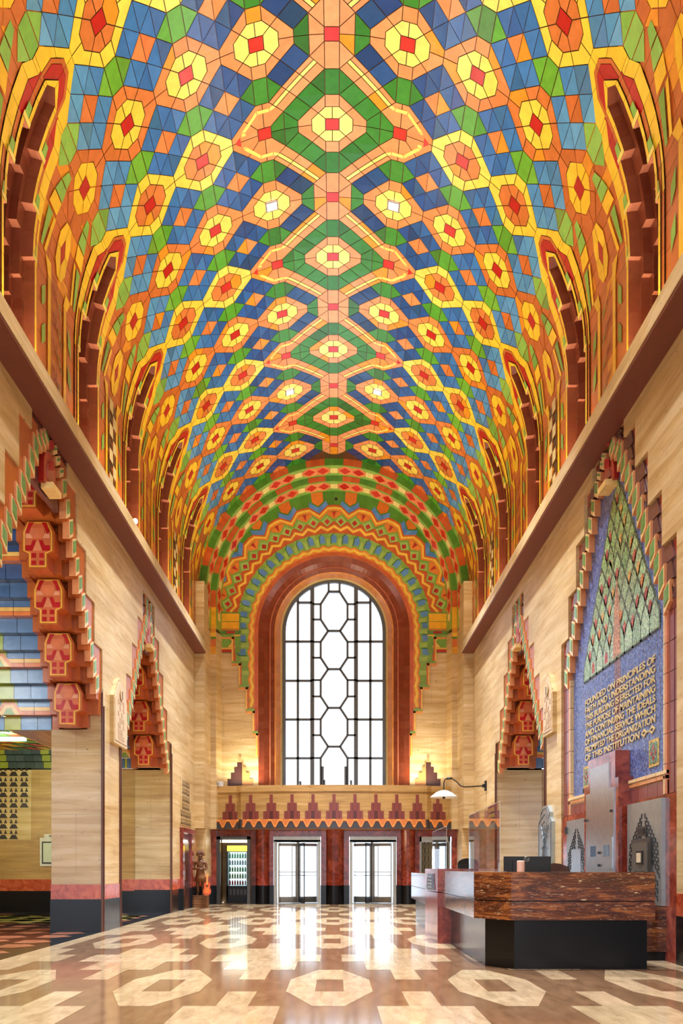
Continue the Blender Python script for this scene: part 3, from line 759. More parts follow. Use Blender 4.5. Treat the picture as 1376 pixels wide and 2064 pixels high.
for r_ in range(3):
    lc.face([(-11, 25.15-r_*.14, 4.12+r_*.18), (-W-2.0, 25.15-r_*.14, 4.12+r_*.18), (-W-2.0, 25.15-r_*.14, 4.30+r_*.18), (-11, 25.15-r_*.14, 4.30+r_*.18)], (40, 48, 50))
    z0 = 4.12+r_*.18; y0 = 25.14-r_*.14
    for k in range(17):
        x0 = -11+k*.25; lc.face([(x0, y0, z0), (x0+.24, y0, z0), (x0+.24, y0, z0+.175), (x0, y0, z0+.175)], jit((150, 160, 60) if k % 5 == 1 else (60, 78, 84)))
struct('ceiling_side', lc, TILE)
g = thing('ceiling_light', 'green glowing strip light under the side lobby ceiling', 'ceiling light', (-8.16, 22.2, 4.5))
mb = MB(); mb.box(-8.6, -7.72, 22.05, 22.35, 4.55, 4.615); mb.build('housing', ALU, g)
mb = MB(); mb.box(-8.56, -7.76, 22.06, 22.34, 4.49, 4.55); mb.build('lamp_tube', GREENL, g)
def point_light(name, loc, power, color, r=.12, parent=None):
    l = bpy.data.lights.new(name, 'POINT'); l.energy = power; l.color = color; l.shadow_soft_size = r
    o = bpy.data.objects.new(name, l); COL.objects.link(o); o.location = loc; return o
point_light('green_light', (-8.2, 22.0, 4.2), 60, (.62, 1, .55))
point_light('lobby_fill', (-7.9, 13.2, 5.6), 190, (.94, .97, 1.0), .6)  # added fill without a fixture, brightens the blue stepped ceiling
point_light('lobby_fill', (-9.3, 20.4, 2.9), 150, (1, .82, .55), .2)  # added warm fill without a fixture, lifts the dark soffits
bd = thing('notice_board', 'white framed notice board on the far side-lobby wall', 'notice board', (-8.0, 25.2, 1.7))
mb = MB(); mb.box(-8.36, -7.5, 25.15, 25.2, 1.33, 2.14); mb.box(-8.24, -7.5, 25.14, 25.2, 2.14, 2.24); mb.build('board', WHITE, bd)
mb = MB(); mb.box(-8.30, -7.56, 25.135, 25.16, 1.40, 2.03); mb.build('black_frame', BLKP, bd)
mb = MB(); mb.box(-8.26, -7.60, 25.125, 25.15, 1.44, 1.99, (200, 214, 200)); mb.build('display', SATIN, bd)
def text_obj(body, size, parent, loc, mat, rot, align='CENTER', ext=.003, name='lettering', fit=None):
    cu = bpy.data.curves.new(name, 'FONT'); cu.body = body; cu.size = size; cu.align_x = align; cu.extrude = ext; cu.offset = size*.012
    cu.materials.append(mat); o = bpy.data.objects.new(name, cu); COL.objects.link(o)
    dg = bpy.context.evaluated_depsgraph_get(); me = bpy.data.meshes.new_from_object(o.evaluated_get(dg)); COL.objects.unlink(o); bpy.data.objects.remove(o)
    if fit:
        xs_ = [v.co.x for v in me.vertices]; k_ = fit/(max(xs_)-min(xs_))
        for v in me.vertices: v.co.x = (v.co.x-min(xs_))*k_
    me.name = name; o = bpy.data.objects.new(name, me); COL.objects.link(o)
    M = rot.copy(); M.translation = Vector(loc); o.parent = parent
    o.matrix_parent_inverse = Matrix.Translation(parent.location).inverted(); o.matrix_basis = M
    return o
ROT_BACK = Matrix(((1, 0, 0, 0), (0, 0, -1, 0), (0, 1, 0, 0), (0, 0, 0, 1)))      # reads on a wall facing the camera
ROT_RIGHT = Matrix(((0, 0, -1, 0), (-1, 0, 0, 0), (0, 1, 0, 0), (0, 0, 0, 1)))     # reads on the right-hand wall
INK = plain('ink', (50, 52, 60), .6)
text_obj('WAYNE COUNTY', .058, bd, (-7.86, 25.12, 2.17), INK, ROT_BACK)
# pierced stone grilles
def grille(name, label, pts, fn, parent_loc, sx, sz, group='pierced stone grilles'):
    t = thing(name, label, 'grille', parent_loc, group); mb = MB(); hb = MB()
    us = [p[0] for p in pts]; vs = [p[1] for p in pts]
    hb.plate([(min(us)-.03, min(vs)-.03), (max(us)+sx+.03, min(vs)-.03), (max(us)+sx+.03, max(vs)+sz+.03), (min(us)-.03, max(vs)+sz+.03)], fn, -.01, .010, (222, 190, 142))
    for u, v in pts:
        mb.face([fn(u, v, .013), fn(u+sx*.86, v, .013), fn(u+sx*.62, v+sz*.42, .013), fn(u+sx*.24, v+sz*.42, .013)], (22, 20, 20))
        mb.face([fn(u+sx*.05, v+sz*.5, .013), fn(u+sx*.36, v+sz*.5, .013), fn(u+sx*.2, v+sz*.94, .013)], (22, 20, 20))
        mb.face([fn(u+sx*.5, v+sz*.5, .013), fn(u+sx*.8, v+sz*.5, .013), fn(u+sx*.66, v+sz*.94, .013)], (22, 20, 20))
    hb.build('stone_slab', TRAV, t); mb.build('openings', SATIN, t)
fnL = wallfn(-1)
pts = []
for r_ in range(4): pts += [(26.95+k*.27, 2.62+(r_+2)*.235) for k in range(5)]
for r_ in range(2): pts += [(26.68+k*.27, 2.62+r_*.235) for k in range(7)]
grille('wall_grille', 'stepped pierced stone vent high on left wall above red marble doorway', pts, fnL, (-W, 27.6, 2.62), .27, .235)
pts = [(-9.55+k*.30, 3.0+r_*.30) for r_ in range(4) for k in range(3)]+[(-9.55+k*.30, 2.1+r_*.3) for r_ in range(3) for k in range(2)]
grille('wall_grille', 'pierced stone vent on far side-lobby wall, at left edge above notice board', pts, lambda u, v, d: (u, 25.2-d, v), (-9.2, 25.2, 2.2), .30, .30)
# carved stone plaques on the piers
def plaque(s, yc, z0, z1, h, label):
    t = thing('carved_stone_plaque', label, 'plaque', (s*W, yc, z0)); fn = wallfn(s); a = MB(); b_ = MB()
    o = [(yc-h, z0), (yc+h, z0), (yc+h, z1-.42), (yc+h*.45, z1-.05), (yc, z1+.05), (yc-h*.45, z1-.05), (yc-h, z1-.42)]
    a.plate(o, fn, -.05, .09, (226, 196, 150)); a.build('slab', TRAV, t)
    i = inset(o, .07); b_.plate(i, fn, .08, .10, (214, 184, 140))
    rnd = random.Random(3)
    for r_ in range(9):
        for c_ in range(4):
            u = yc-.27+c_*.145; v = z0+.12+r_*.125
            if v > z1-.5 and abs(u+.05-yc) > .16: continue
            if rnd.random() < .66: b_.plate([(u, v), (u+.11, v), (u+.11, v+.09), (u, v+.09)], fn, .095, .108, (200, 166, 118), side=(160, 126, 84))
    rr = [(yc+.13*cos(k*pi/8), z1-.32+.13*sin(k*pi/8)) for k in range(16)]
    b_.plate(rr, fn, .095, .125, (224, 196, 150), side=(160, 126, 84))
    b_.plate([(yc-.02, z1-.42), (yc+.02, z1-.42), (yc+.02, z1-.24), (yc-.02, z1-.24)], fn, .12, .135, (90, 66, 44))
    b_.build('carved_relief', SATIN, t)
plaque(-1, 18.92, 3.9, 5.3, .58, 'carved pointed stone plaque on left pier between the two archways')
plaque(1, 18.66, 4.1, 5.35, .42, 'carved pointed stone plaque on right pier beside the blue mosaic')
# ---------------------------------------------------------------- end wall with the great window
ZC = 9.63; PXM = .01753; ZRC = 10.613
def Wm(sv, r, h=0.0):
    """sv: units of 7.2 degrees from the crown; r in pixels-of-the-wall; h towards the hall"""
    rr = r*PXM; a = abs(sv); g = 1 if sv >= 0 else -1
    if a <= 12.5:
        th = radians(a*7.2); return (g*rr*sin(th), YWALL-h, ZC+rr*cos(th))
    return (g*rr, YWALL-h, ZC-(a-12.5)*.488)
wb = MB()
RH = 152.6
ang = [k*.5 for k in range(-25, 26)]
outl = [Wm(a, RH) for a in ang]
for (p, q) in zip(outl, outl[1:]):
    def ext(P): 
        dx, dz = P[0], P[2]-ZC; k = min(4.7/abs(dx) if abs(dx) > 1e-6 else 99, 5.6/dz if dz > 1e-6 else 99); return (dx*k, YWALL, ZC+dz*k)
    a_, b_ = ext(p), ext(q)
    wb.face([p, q, b_, a_])
    if abs(a_[0]-b_[0]) > .01 and abs(a_[2]-b_[2]) > .01:
        wb.face([a_, b_, (4.7*(1 if b_[0] > 0 else -1), YWALL, ZC+5.6)])
for g in (-1, 1):
    wb.face([(g*RH*PXM, YWALL, 2.6), (g*4.7, YWALL, 2.6), (g*4.7, YWALL, ZC), (g*RH*PXM, YWALL, ZC)])
wall_back = struct('wall_back', wb, TRAV)
# tile field around the window
tf = MB()
SMAX = 12.5+(ZC-4.7)/.488
def lim(sv):
    a = abs(sv)
    if a <= 13.2: return 300
    z = 1272.8+(a-12.5)*28.0
    for y, r in ((1283, 228), (1336, 206), (1384, 192), (1432, 178), (1477, 164), (1524, 157)):
        if z <= y: return r
    return 0
def tw(pts, col, h=.02, g=.0, j=6, check=True):
    rm = max(p[1] for p in pts); sm = sum(p[0] for p in pts)/len(pts)
    if check and rm > lim(sm)+1: return
    tf.face([Wm(sv, r, h) for sv, r in pts], jit(col, j))
YE, OR, OD, GR, GD, BL, RD = (250, 206, 70), (236, 140, 46), (206, 96, 34), (140, 184, 72), (84, 146, 34), (92, 146, 206), (190, 40, 26)
def bed(a, b_, r0, r1, col, h):
    tf.face([Wm(a, r0, h), Wm(a, r1, h), Wm(b_, r1, h), Wm(b_, r0, h)], jit(col, 7))
N2 = int(SMAX*2)
for k in range(-N2, N2):
    a, b_ = k*.5, (k+1)*.5; L = lim((a+b_)/2)
    if L == 0: continue
    for r0, r1, c in ((152.6, 160, OD), (160, 169, OR), (168, 198, GR), (198, 222, OD), (222, 246, GR), (246, 300, GD)):
        if r0 < L: bed(a, b_, r0, min(r1, L), c, .010)
for k in range(-int(SMAX), int(SMAX)+1):
    for a in (k,):
        # yellow zigzag next to the window (fine teeth)
        for d, u in ((-.5, 0), (0, .5)):
            r_a, r_b = (161, 165) if d < 0 else (165, 161)
            tw([(a+d, r_a), (a+u, r_b), (a+u, r_b+5.5), (a+d, r_a+5.5)], YE, .024)
            tw([(a+d, r_a+5.5), (a+u, r_b+5.5), (a+u, r_b+9), (a+d, r_a+9)], OR, .023)
            # blue tongues in the green band
        tw([(a-.22, 178), (a+.22, 178), (a+.22, 190), (a, 196), (a-.22, 190)], BL, .024, j=12)
        tw([(a-.30, 176), (a-.22, 176), (a-.22, 191), (a, 197), (a, 199), (a-.30, 192)], (70, 120, 60), .022)
        tw([(a-.5, 172), (a-.34, 172), (a-.34, 190), (a-.5, 186)], (166, 200, 90), .022); tw([(a+.34, 172), (a+.5, 172), (a+.5, 186), (a+.34, 190)], (166, 200, 90), .022)
        # zigzag orange / yellow / orange, one tooth per unit, peaks at units
        for d in (-1, 1):
            for r0, r1, c in ((198, 203, OD), (203, 208.5, YE), (208.5, 213, OD)):
                tw([(a, r0+6), (a+d*.5, r0-2), (a+d*.5, r1-2), (a, r1+6)][::d], c, .028)
        # red diamonds between the peaks
        a5 = a+.5
        tw([(a5-.20, 221), (a5, 215), (a5+.20, 221), (a5, 227)], RD, .032, j=10)
        tw([(a5-.42, 222), (a5, 211), (a5+.42, 222), (a5, 233)], (166, 204, 96), .026)
        # large zigzag, one tooth per two units
        if a % 2 == 0 and abs(a) < 13:
            tw([(a-.12, 241), (a, 228), (a+.12, 241)], RD, .034)
            tw([(a-.5, 236), (a, 226), (a+.5, 236), (a+.4, 241), (a-.4, 241)], OR, .027)
            for d in (-1, 1):
                for r0, r1, c in ((233, 237, OR), (237, 242, YE), (242, 246, OD)):
                    P = [(a, r0+9), (a+d*.42, r0+8), (a+d*1.0, r0-7), (a+d*1.0, r1-7), (a+d*.42, r1+8), (a, r1+9)]
                    tw(P[:2]+[(a+d*.42, r1+8), (a, r1+9)], c, .03); tw([P[1], P[2], P[3], P[4]], c, .03)
        if a % 2 and abs(a) < 13:
            for d in (-1, 1):
                tw([(a, 240), (a+d*.28, 245), (a+d*.28, 257), (a, 251)], BL, .026, j=12); tw([(a+d*.28, 246), (a+d*.62, 254), (a+d*.5, 264), (a+d*.28, 257)], BL, .026, j=12)
            tw([(a-.34, 262), (a, 254), (a+.34, 262), (a+.34, 285), (a-.34, 285)], (226, 124, 30), .028, j=8)
# side bands below the springing: gold courses and green lozenges
for g in (-1, 1):
    def sb(x0, x1, z0, z1, c, h=.036): tf.face([(g*x0, YWALL-h, z0), (g*x1, YWALL-h, z0), (g*x1, YWALL-h, z1), (g*x0, YWALL-h, z1)], jit(c))
    for x0, x1, z0, z1, c in ((3.35, 4.2, 9.98, 10.25, (250, 190, 30)), (3.35, 4.2, 9.72, 9.96, (248, 180, 20)), (3.35, 4.2, 9.66, 9.71, (214, 120, 40)),
                              (3.30, 4.2, 9.52, 9.65, (92, 140, 40)), (3.5, 3.8, 9.55, 9.63, RD), (3.3, 4.2, 9.46, 9.51, (246, 200, 80)),
                              (3.30, 4.2, 9.06, 9.45, (120, 168, 60)), (3.5, 4.2, 8.99, 9.05, (246, 190, 70)), (3.5, 4.2, 8.88, 8.98, RD)):
        sb(x0, x1, z0, z1, c, .042 if c == RD else .036)
    sb(3.3, 4.3, 8.86, 10.3, (120, 160, 60), .031)
    for zc_, sgn in ((9.45, -1), (9.06, 1)):
        tf.face([(g*3.45, YWALL-.045, zc_), (g*3.75, YWALL-.045, zc_), (g*3.6, YWALL-.045, zc_+sgn*.18)], (248, 206, 90))
tf.build('tile_field', TILE, wall_back)
# stepped edge strips of the field
se = MB()
for g in (-1, 1):
    for (r0, r1), z in zip(((228, 206), (206, 192), (192, 178), (178, 164), (164, 157)), (1283, 1336, 1384, 1432, 1477)):
        zz = ZC-(z-1272.8)*PXM; zn = ZC-({1283: 1336, 1336: 1384, 1384: 1432, 1432: 1477, 1477: 1524}[z]-1272.8)*PXM
        se.box(g*r0*PXM, g*(r1-5)*PXM, YWALL-.05, YWALL, zz-.10, zz, (232, 150, 70)); se.box(g*(r0-1)*PXM, g*(r1-4)*PXM, YWALL-.055, YWALL, zz-.03, zz+.05, (130, 170, 70))
        se.box(g*(r1)*PXM, g*(r1-3)*PXM, YWALL-.05, YWALL, zn, zz, (246, 196, 90)); se.box(g*(r1-3)*PXM, g*(r1-6)*PXM, YWALL-.05, YWALL, zn, zz, (210, 110, 50))
se.build('field_edging', TILE, wall_back)
# splayed window reveal
rv = MB()
YW = 32.1
prof = [(152.6, 31.2, (150, 76, 46)), (141, 31.32, (136, 62, 40)), (130, 31.5, (140, 66, 42)), (128, 31.48, (226, 140, 104)), (120, 31.62, (140, 68, 42)), (117, 31.65, (226, 150, 76)), (108, 31.88, (216, 140, 66)), (104, 32.04, (244, 214, 140)), (100.5, 32.1, (250, 236, 196))]
svs = [k*.5 for k in range(-50, 51)]
for (r0, y0, c0), (r1, y1, c1) in zip(prof, prof[1:]):
    for a, b_ in zip(svs, svs[1:]):
        P = []
        for sv, r, y in ((a, r0, y0), (b_, r0, y0), (b_, r1, y1), (a, r1, y1)):
            q = Wm(sv, r); k = 1+(y-YWALL)/YWALL; P.append((q[0]*k, y, EYE+(q[2]-EYE)*k if abs(sv) < 25 else q[2]))
        rv.face(P, jit(c1, 7))
rv.build('window_reveal', TILE, wall_back)
# the window: frame and glazing
wr = struct_root('window_1', (0, YW, 4.0))
M2 = YW/F_PX
def wx(px): return px*M2
def wz(py): return EYE+(1748-py)*M2
fr = MB()
def bar(x0, y0, x1, y1, t=.055, dep=.10):
    t = t*1.35+.012
    p = Vector((wx(x0), 0, wz(y0))); q = Vector((wx(x1), 0, wz(y1))); d = (q-p).normalized(); n = Vector((-d.z, 0, d.x))*t/2
    pts = [p+n, p-n, q-n, q+n]
    fr.prism([(v.x, v.z) for v in pts], lambda u, v, dd: (u, YW+dd, v), -dep/2, dep/2)
RF = 101.0
arc = [(RF*sin(radians(a)), 1272.8-RF*cos(radians(a))) for a in range(-90, 91, 6)]
for p, q in zip(arc, arc[1:]): bar(p[0], p[1], q[0], q[1], .09, .14)
YBOT = 1605
for g in (-1, 1):
    bar(g*RF, 1272.8, g*RF, YBOT, .09, .14)
    bar(g*73, 1272.8-sqrt(RF**2-73**2), g*73, YBOT, .06); bar(g*44, 1272.8-sqrt(RF**2-44**2), g*44, YBOT, .10)
    bar(g*23.5, 1545, g*23.5, YBOT, .07)
    for y in (1293.5, 1372.5, 1450.5, 1528.5): bar(g*RF, y, g*44, y, .05)
    bar(g*73, 1215, g*44, 1215, .05); bar(g*11, 1172, g*11, 1193, .05)
    bar(g*11, 1193, g*27, 1218, .05)
    for y0, y1 in ((1218, 1249), (1294, 1326), (1371, 1404), (1450, 1482), (1528, YBOT)):
        bar(g*27, y0, g*27, y1, .05); bar(g*27, y0, g*44, y0, .04); bar(g*27, y1, g*44, y1, .04)
    for ya, yn, yb in ((1249, 1272, 1294), (1326, 1349, 1371), (1404, 1427, 1450), (1482, 1505, 1528)):
        bar(g*27, ya, g*12, yn, .05); bar(g*12, yn, g*27, yb, .05)
for y in (1272, 1349, 1427, 1505): bar(-12.5, y, 12.5, y, .05)
bar(-11, 1193, 11, 1193, .05)
for px, tt in ((-68, 1575), (-20, 1572), (34, 1573)): bar(px, tt, px+1.5, YBOT, .05)
fr.build('frame', FRAME, wr)
gp = MB(); gp.face([(wx(x), YW+.02, wz(y)) for x, y in arc]+[(wx(RF), YW+.02, wz(YBOT)), (wx(-RF), YW+.02, wz(YBOT))]); gp.build('pane', GLASS, wr)

# ---------------------------------------------------------------- stepped ribs at the end of the vault
rg = MB()
def RP(ph, r, y, drop=0.0):
    a = abs(ph); g = 1 if ph >= 0 else -1
    if a <= 90: return (g*r*sin(radians(a)), y, ZRC+r*cos(radians(a)))
    return (g*r, y, ZRC-(a-90)/180*pi*4.0)
U = 180/11.0
PR = [(4.66, 30.05), (4.37, 30.05), (4.36, 30.08), (4.28, 30.60), (4.275, 30.64), (4.275, 30.65), (4.095, 30.65), (4.085, 30.68), (3.97, 31.14), (3.96, 31.18), (3.96, 31.25)]
def ringband(r0, y0, r1, y1, a, b_, col, g=.0):
    n_ = max(1, int(abs(b_-a)/3.3)+1)
    for k in range(n_):
        p, q = a+(b_-a)*k/n_, a+(b_-a)*(k+1)/n_
        rg.face([RP(p, r0, y0), RP(q, r0, y0), RP(q, r1, y1), RP(p, r1, y1)], jit(col, 7))
for k in range(-8, 9):
    a0, a1 = k*U-U/2, k*U+U/2
    if abs(k*U) > 110: continue
    for (i0, i1) in ((0, 1), (5, 6)):
        (r0, y0), (r1, y1) = PR[i0], PR[i1]
        for j_ in range(4):
            p = a0+U*j_/4; c = (210, 96, 34) if j_ in (0, 3) else (84, 138, 34)
            if abs(p+U/8) > 93: c = (246, 178, 24)
            ringband(r0, y0, r1, y1, p, p+U/4, c)
    for i0, i1 in ((1, 2), (3, 4), (4, 5), (6, 7), (8, 9), (9, 10)):
        ringband(*PR[i0], *PR[i1], a0, a1, (112, 168, 60) if i0 != 4 else (76, 120, 40))
    for (i0, i1) in ((2, 3), (7, 8)):
        (r0, y0), (r1, y1) = PR[i0], PR[i1]
        ringband(r0, y0, r1, y1, a0, a1, (150, 186, 84))
        def sp(ph, t, h=.006): return RP(ph, r0+(r1-r0)*t-h, y0+(y1-y0)*t-h)
        kc = (k+.5)*U
        if abs(k*U) < 100:
            rg.face([sp(k*U-1.7, .25), sp(k*U+1.7, .25), sp(k*U+1.7, .75), sp(k*U-1.7, .75)], (250, 230, 140))
            hx = [(-6.4, .28), (-3.4, .02), (0, .14), (3.4, .02), (6.4, .28), (6.4, .72), (3.4, .98), (0, .86), (-3.4, .98), (-6.4, .72)]
            if abs(kc) < 100:
                n_ = len(hx)
                for q in ((0, 1, 8, 9), (1, 2, 7, 8), (2, 3, 6, 7), (3, 4, 5, 6)): rg.face([sp(kc+hx[i][0], hx[i][1]) for i in q], jit((240, 148, 92), 6))
                for d in (-3.1, 3.1): rg.face([sp(kc+d-2.7, .5, .012), sp(kc+d, .14, .012), sp(kc+d+2.7, .5, .012), sp(kc+d, .86, .012)], jit((206, 48, 32), 12))
ribs = struct('trim_7', rg, TILE)
# pilaster strips below the ribs (travertine) and their gold tile tops
ps = MB(); pt = MB()
for g in (-1, 1):
    zt = 9.58
    for (r0, y0), (r1, y1) in zip(PR, PR[1:]):
        ps.face([(g*r0, y0, 2.62), (g*r1, y1, 2.62), (g*r1, y1, zt), (g*r0, y0, zt)])
    for z0, z1, c in ((8.7, 8.95, (240, 170, 40)), (8.95, 9.22, (226, 120, 44)), (9.22, 9.3, (92, 140, 40)), (9.3, 9.44, (250, 196, 50)), (9.44, 9.58, (236, 150, 40))):
        for i0 in (0, 5):
            (r0, y0), (r1, y1) = PR[i0], PR[i0+1]
            pt.face([(g*r0, y0-.006, z0), (g*r1, y1-.006, z0), (g*r1, y1-.006, z1), (g*r0, y0-.006, z1)], c)
struct('trim_8', ps, TRAV); pt.build('gold_courses', TILE, ribs)
sd = thing('smoke_detector', 'small black detector dot at crown of the end arch', 'detector', (.02, 30.9, 14.2))
mb = MB(); mb.lathe([(0, 0), (.045, 0), (.05, .03), (.05, .07), (0, .07)], (.07, 30.95, 14.17)); mb.build('body', BLKP, sd)
# stepped niches each side of the window, behind the balcony
for g, nm in ((-1, 'left'), (1, 'right')):
    t = thing('stepped_niche', 'dark stepped doorway niche on end wall, %s of the tall window' % nm, 'niche', (g*3.3, YWALL, 4.1))
    d = MB(); e = MB(); fnb = lambda u, v, dd: (g*u, YWALL-dd, v)
    st = [(2.86, 4.1), (2.86, 4.42), (2.98, 4.42), (2.98, 4.64), (3.10, 4.64), (3.10, 4.84), (3.20, 4.84), (3.20, 5.0), (3.42, 5.0), (3.42, 4.84), (3.52, 4.84), (3.52, 4.64), (3.64, 4.64), (3.64, 4.42), (3.76, 4.42), (3.76, 4.1)]
    d.prism(st, fnb, -.02, .012, (66, 36, 30)); d.build('recess', SATIN, t)
    e.prism([(2.86, 4.1), (2.86, 4.42), (2.98, 4.42), (2.98, 4.64), (3.10, 4.64), (3.10, 4.84), (3.20, 4.84), (3.20, 5.0), (3.24, 5.0), (3.24, 4.1)], fnb, 0, .06, (172, 116, 66)); e.prism([(3.28, 5.02), (3.34, 5.02), (3.34, 5.2), (3.28, 5.2)], fnb, 0, .05, (196, 148, 94))
    e.build('stepped_jamb', SATIN, t)

# ---------------------------------------------------------------- balcony
bal = thing('balcony', 'curved travertine balcony under the great window with stepped brown ornaments', 'balcony', (0, 31, 2.62))
def by(x): return 30.22+.52*(x/4.2)**2+(.10 if abs(x) > 3.22 else 0)
xs = [-4.18+8.36*k/52 for k in range(53)]
pa = MB()
for x0, x1 in zip(xs, xs[1:]):
    y0, y1 = by(x0), by(x1)
    pa.face([(x0, y0, 2.93), (x1, y1, 2.93), (x1, y1, 3.9), (x0, y0, 3.9)])
    pa.face([(x0, y0-.03, 3.9), (x1, y1-.03, 3.9), (x1, y1-.03, 4.12), (x0, y0-.03, 4.12)])
    pa.face([(x0, y0-.03, 4.12), (x1, y1-.03, 4.12), (x1, y1+.3, 4.12), (x0, y0+.3, 4.12)])
    pa.face([(x0, y0-.03, 3.9), (x1, y1-.03, 3.9), (x1, y1, 3.9), (x0, y0, 3.9)])
    pa.face([(x0, y0+.3, 4.12), (x1, y1+.3, 4.12), (x1, y1+.3, 3.0), (x0, y0+.3, 3.0)])
    pa.face([(x0, y0-.10, 2.62), (x1, y1-.10, 2.62), (x1, 31.4, 2.62), (x0, 31.4, 2.62)])
    pa.face([(x0, y0, 3.0), (x1, y1, 3.0), (x1, 31.9, 3.0), (x0, 31.9, 3.0)])
pa.build('parapet', TRAVD, bal)
om = SATIN
for k in range(-5, 6):
    xc = k*.718 if abs(k) < 5 else (3.6 if k > 0 else -3.6)
    o = MB(); m_ = (126, 58, 50)
    for hw, z0, z1, d in ((.275, 2.95, 3.23, .02), (.165, 3.23, 3.51, .02), (.055, 3.51, 3.80, .02)):
        o.prism([(xc-hw, z0), (xc+hw, z0), (xc+hw, z1), (xc-hw, z1)], lambda u, v, dd: (u, by(u)-dd, v), -.01, d, m_)
        n_ = 3 if hw > .1 else 1
    o.prism([(xc-.06, 2.95), (xc+.06, 2.95), (xc+.06, 3.23), (xc-.06, 3.23)], lambda u, v, dd: (u, by(u)-dd, v), 0, .028, (82, 34, 32))
    for dx in (-.18, .18): o.prism([(xc+dx-.008, 2.95), (xc+dx+.008, 2.95), (xc+dx+.008, 3.23), (xc+dx-.008, 3.23)], lambda u, v, dd: (u, by(u)-dd, v), 0, .023, (82, 34, 32))
    for dx in (-.08, .08): o.prism([(xc+dx-.006, 3.23), (xc+dx+.006, 3.23), (xc+dx+.006, 3.51), (xc+dx-.006, 3.51)], lambda u, v, dd: (u, by(u)-dd, v), 0, .023, (82, 34, 32))
    o.build('stepped_ornament', om, bal)
wv = MB()
PW = .3675
def fz(x, z, d): return (x, by(max(-4.18, min(4.18, x)))-.10-d, z)
for k in range(-12, 12):
    x0 = k*PW
    for col, d, zb, zt, off in (((60, 58, 62), .0, 2.62, 2.95, None),):
        for q in range(4): wv.face([fz(x0+PW*q/4, zb, d), fz(x0+PW*(q+1)/4, zb, d), fz(x0+PW*(q+1)/4, zt, d), fz(x0+PW*q/4, zt, d)], col)
    for q in range(4):
        xa, xb_ = x0+PW*q/4, x0+PW*(q+1)/4; wv.face([fz(xa, 2.95, 0), fz(xb_, 2.95, 0), (xb_, by(max(-4.18, min(4.18, xb_))), 2.95), (xa, by(max(-4.18, min(4.18, xa))), 2.95)], (190, 110, 60))
    U_ = [(0, .26), (.14, .26), (.42, .05), (.58, .05), (.86, .26), (1, .26)]
    for (u0, v0), (u1, v1) in zip(U_, U_[1:]):
        for dz0, dz1, col, d in ((.06, .30, (206, 120, 60), .006), (.030, .062, (246, 178, 84), .012), (.0, .032, (210, 116, 50), .012), (-.03, .002, (120, 60, 50), .010)):
            z0a, z1a = 2.62+min(v0+dz1, .33), 2.62+min(v1+dz1, .33)
            wv.face([fz(x0+u0*PW, 2.62+max(0, v0+dz0), d), fz(x0+u1*PW, 2.62+max(0, v1+dz0), d), fz(x0+u1*PW, z1a, d), fz(x0+u0*PW, z0a, d)], col)
wv.build('wave_frieze', SATIN, bal)
bx = thing('white_box', 'small white box on balcony ledge at its left end', 'box', (-3.98, 31.0, 4.12))
mb = MB(); mb.box(-4.13, -3.86, 30.74, 30.9, 4.12, 4.29); mb.build('case', WHITE, bx); mb = MB(); mb.box(-4.12, -3.99, 30.73, 30.742, 4.15, 4.26); mb.build('front_panel', ALU, bx)
# ---------------------------------------------------------------- ground floor of the end wall
def gx(px): return (px-677)*.01757+CAMX
lt = MB(); lt.box(-4.5, 4.5, 31.15, 31.45, 2.38, 2.62); struct('trim_9', lt, REDM)
def column(px0, px1, label):
    x0, x1 = gx(px0), gx(px1); c = (x0+x1)/2; hw = (x1-x0)/2
    t = thing('marble_column', label, 'column', (c, 31.2, 0), 'red marble columns below the balcony')
    def plan(k): return [(c-hw*k, 31.45), (c-hw*k, 31.12)]+[(c-hw*.62*k*cos(a*pi/10), 31.12-.26*sin(a*pi/10)*k) for a in range(11)]+[(c+hw*k, 31.12), (c+hw*k, 31.45)]
    for nm, z0, z1, k, m_ in (('shaft', .66, 2.40, .98, REDM), ('capital', 2.40, 2.62, 1.0, REDM), ('black_base', 0, .66, 1.0, BLACK)):
        mb = MB(); mb.prism(plan(k), lambda u, v, d: (u, v, d), z0, z1); mb.build(nm, m_, t)
column(507, 552, 'red marble column between drinks cooler bay and left revolving door')
column(646, 704, 'wide red marble column between the two revolving doors')
column(798, 845, 'red marble column between right revolving door and lattice gate')
for s, nm in ((-1, 10), (1, 11)):
    mb = MB(); mb.box(s*4.13, s*4.5, 31.0, 31.4, .66, 2.62, m=0); mb.box(s*4.12, s*4.5, 30.98, 31.4, 0, .66, m=1)
    mb.box(s*(W-.33), s*W, 29.74, 31.2, .66, .98, m=2); mb.box(s*(W-.335), s*W, 29.73, 31.2, 0, .66, m=1)
    struct('trim_%d' % nm, mb, [REDM, BLACK, ORANGEM])
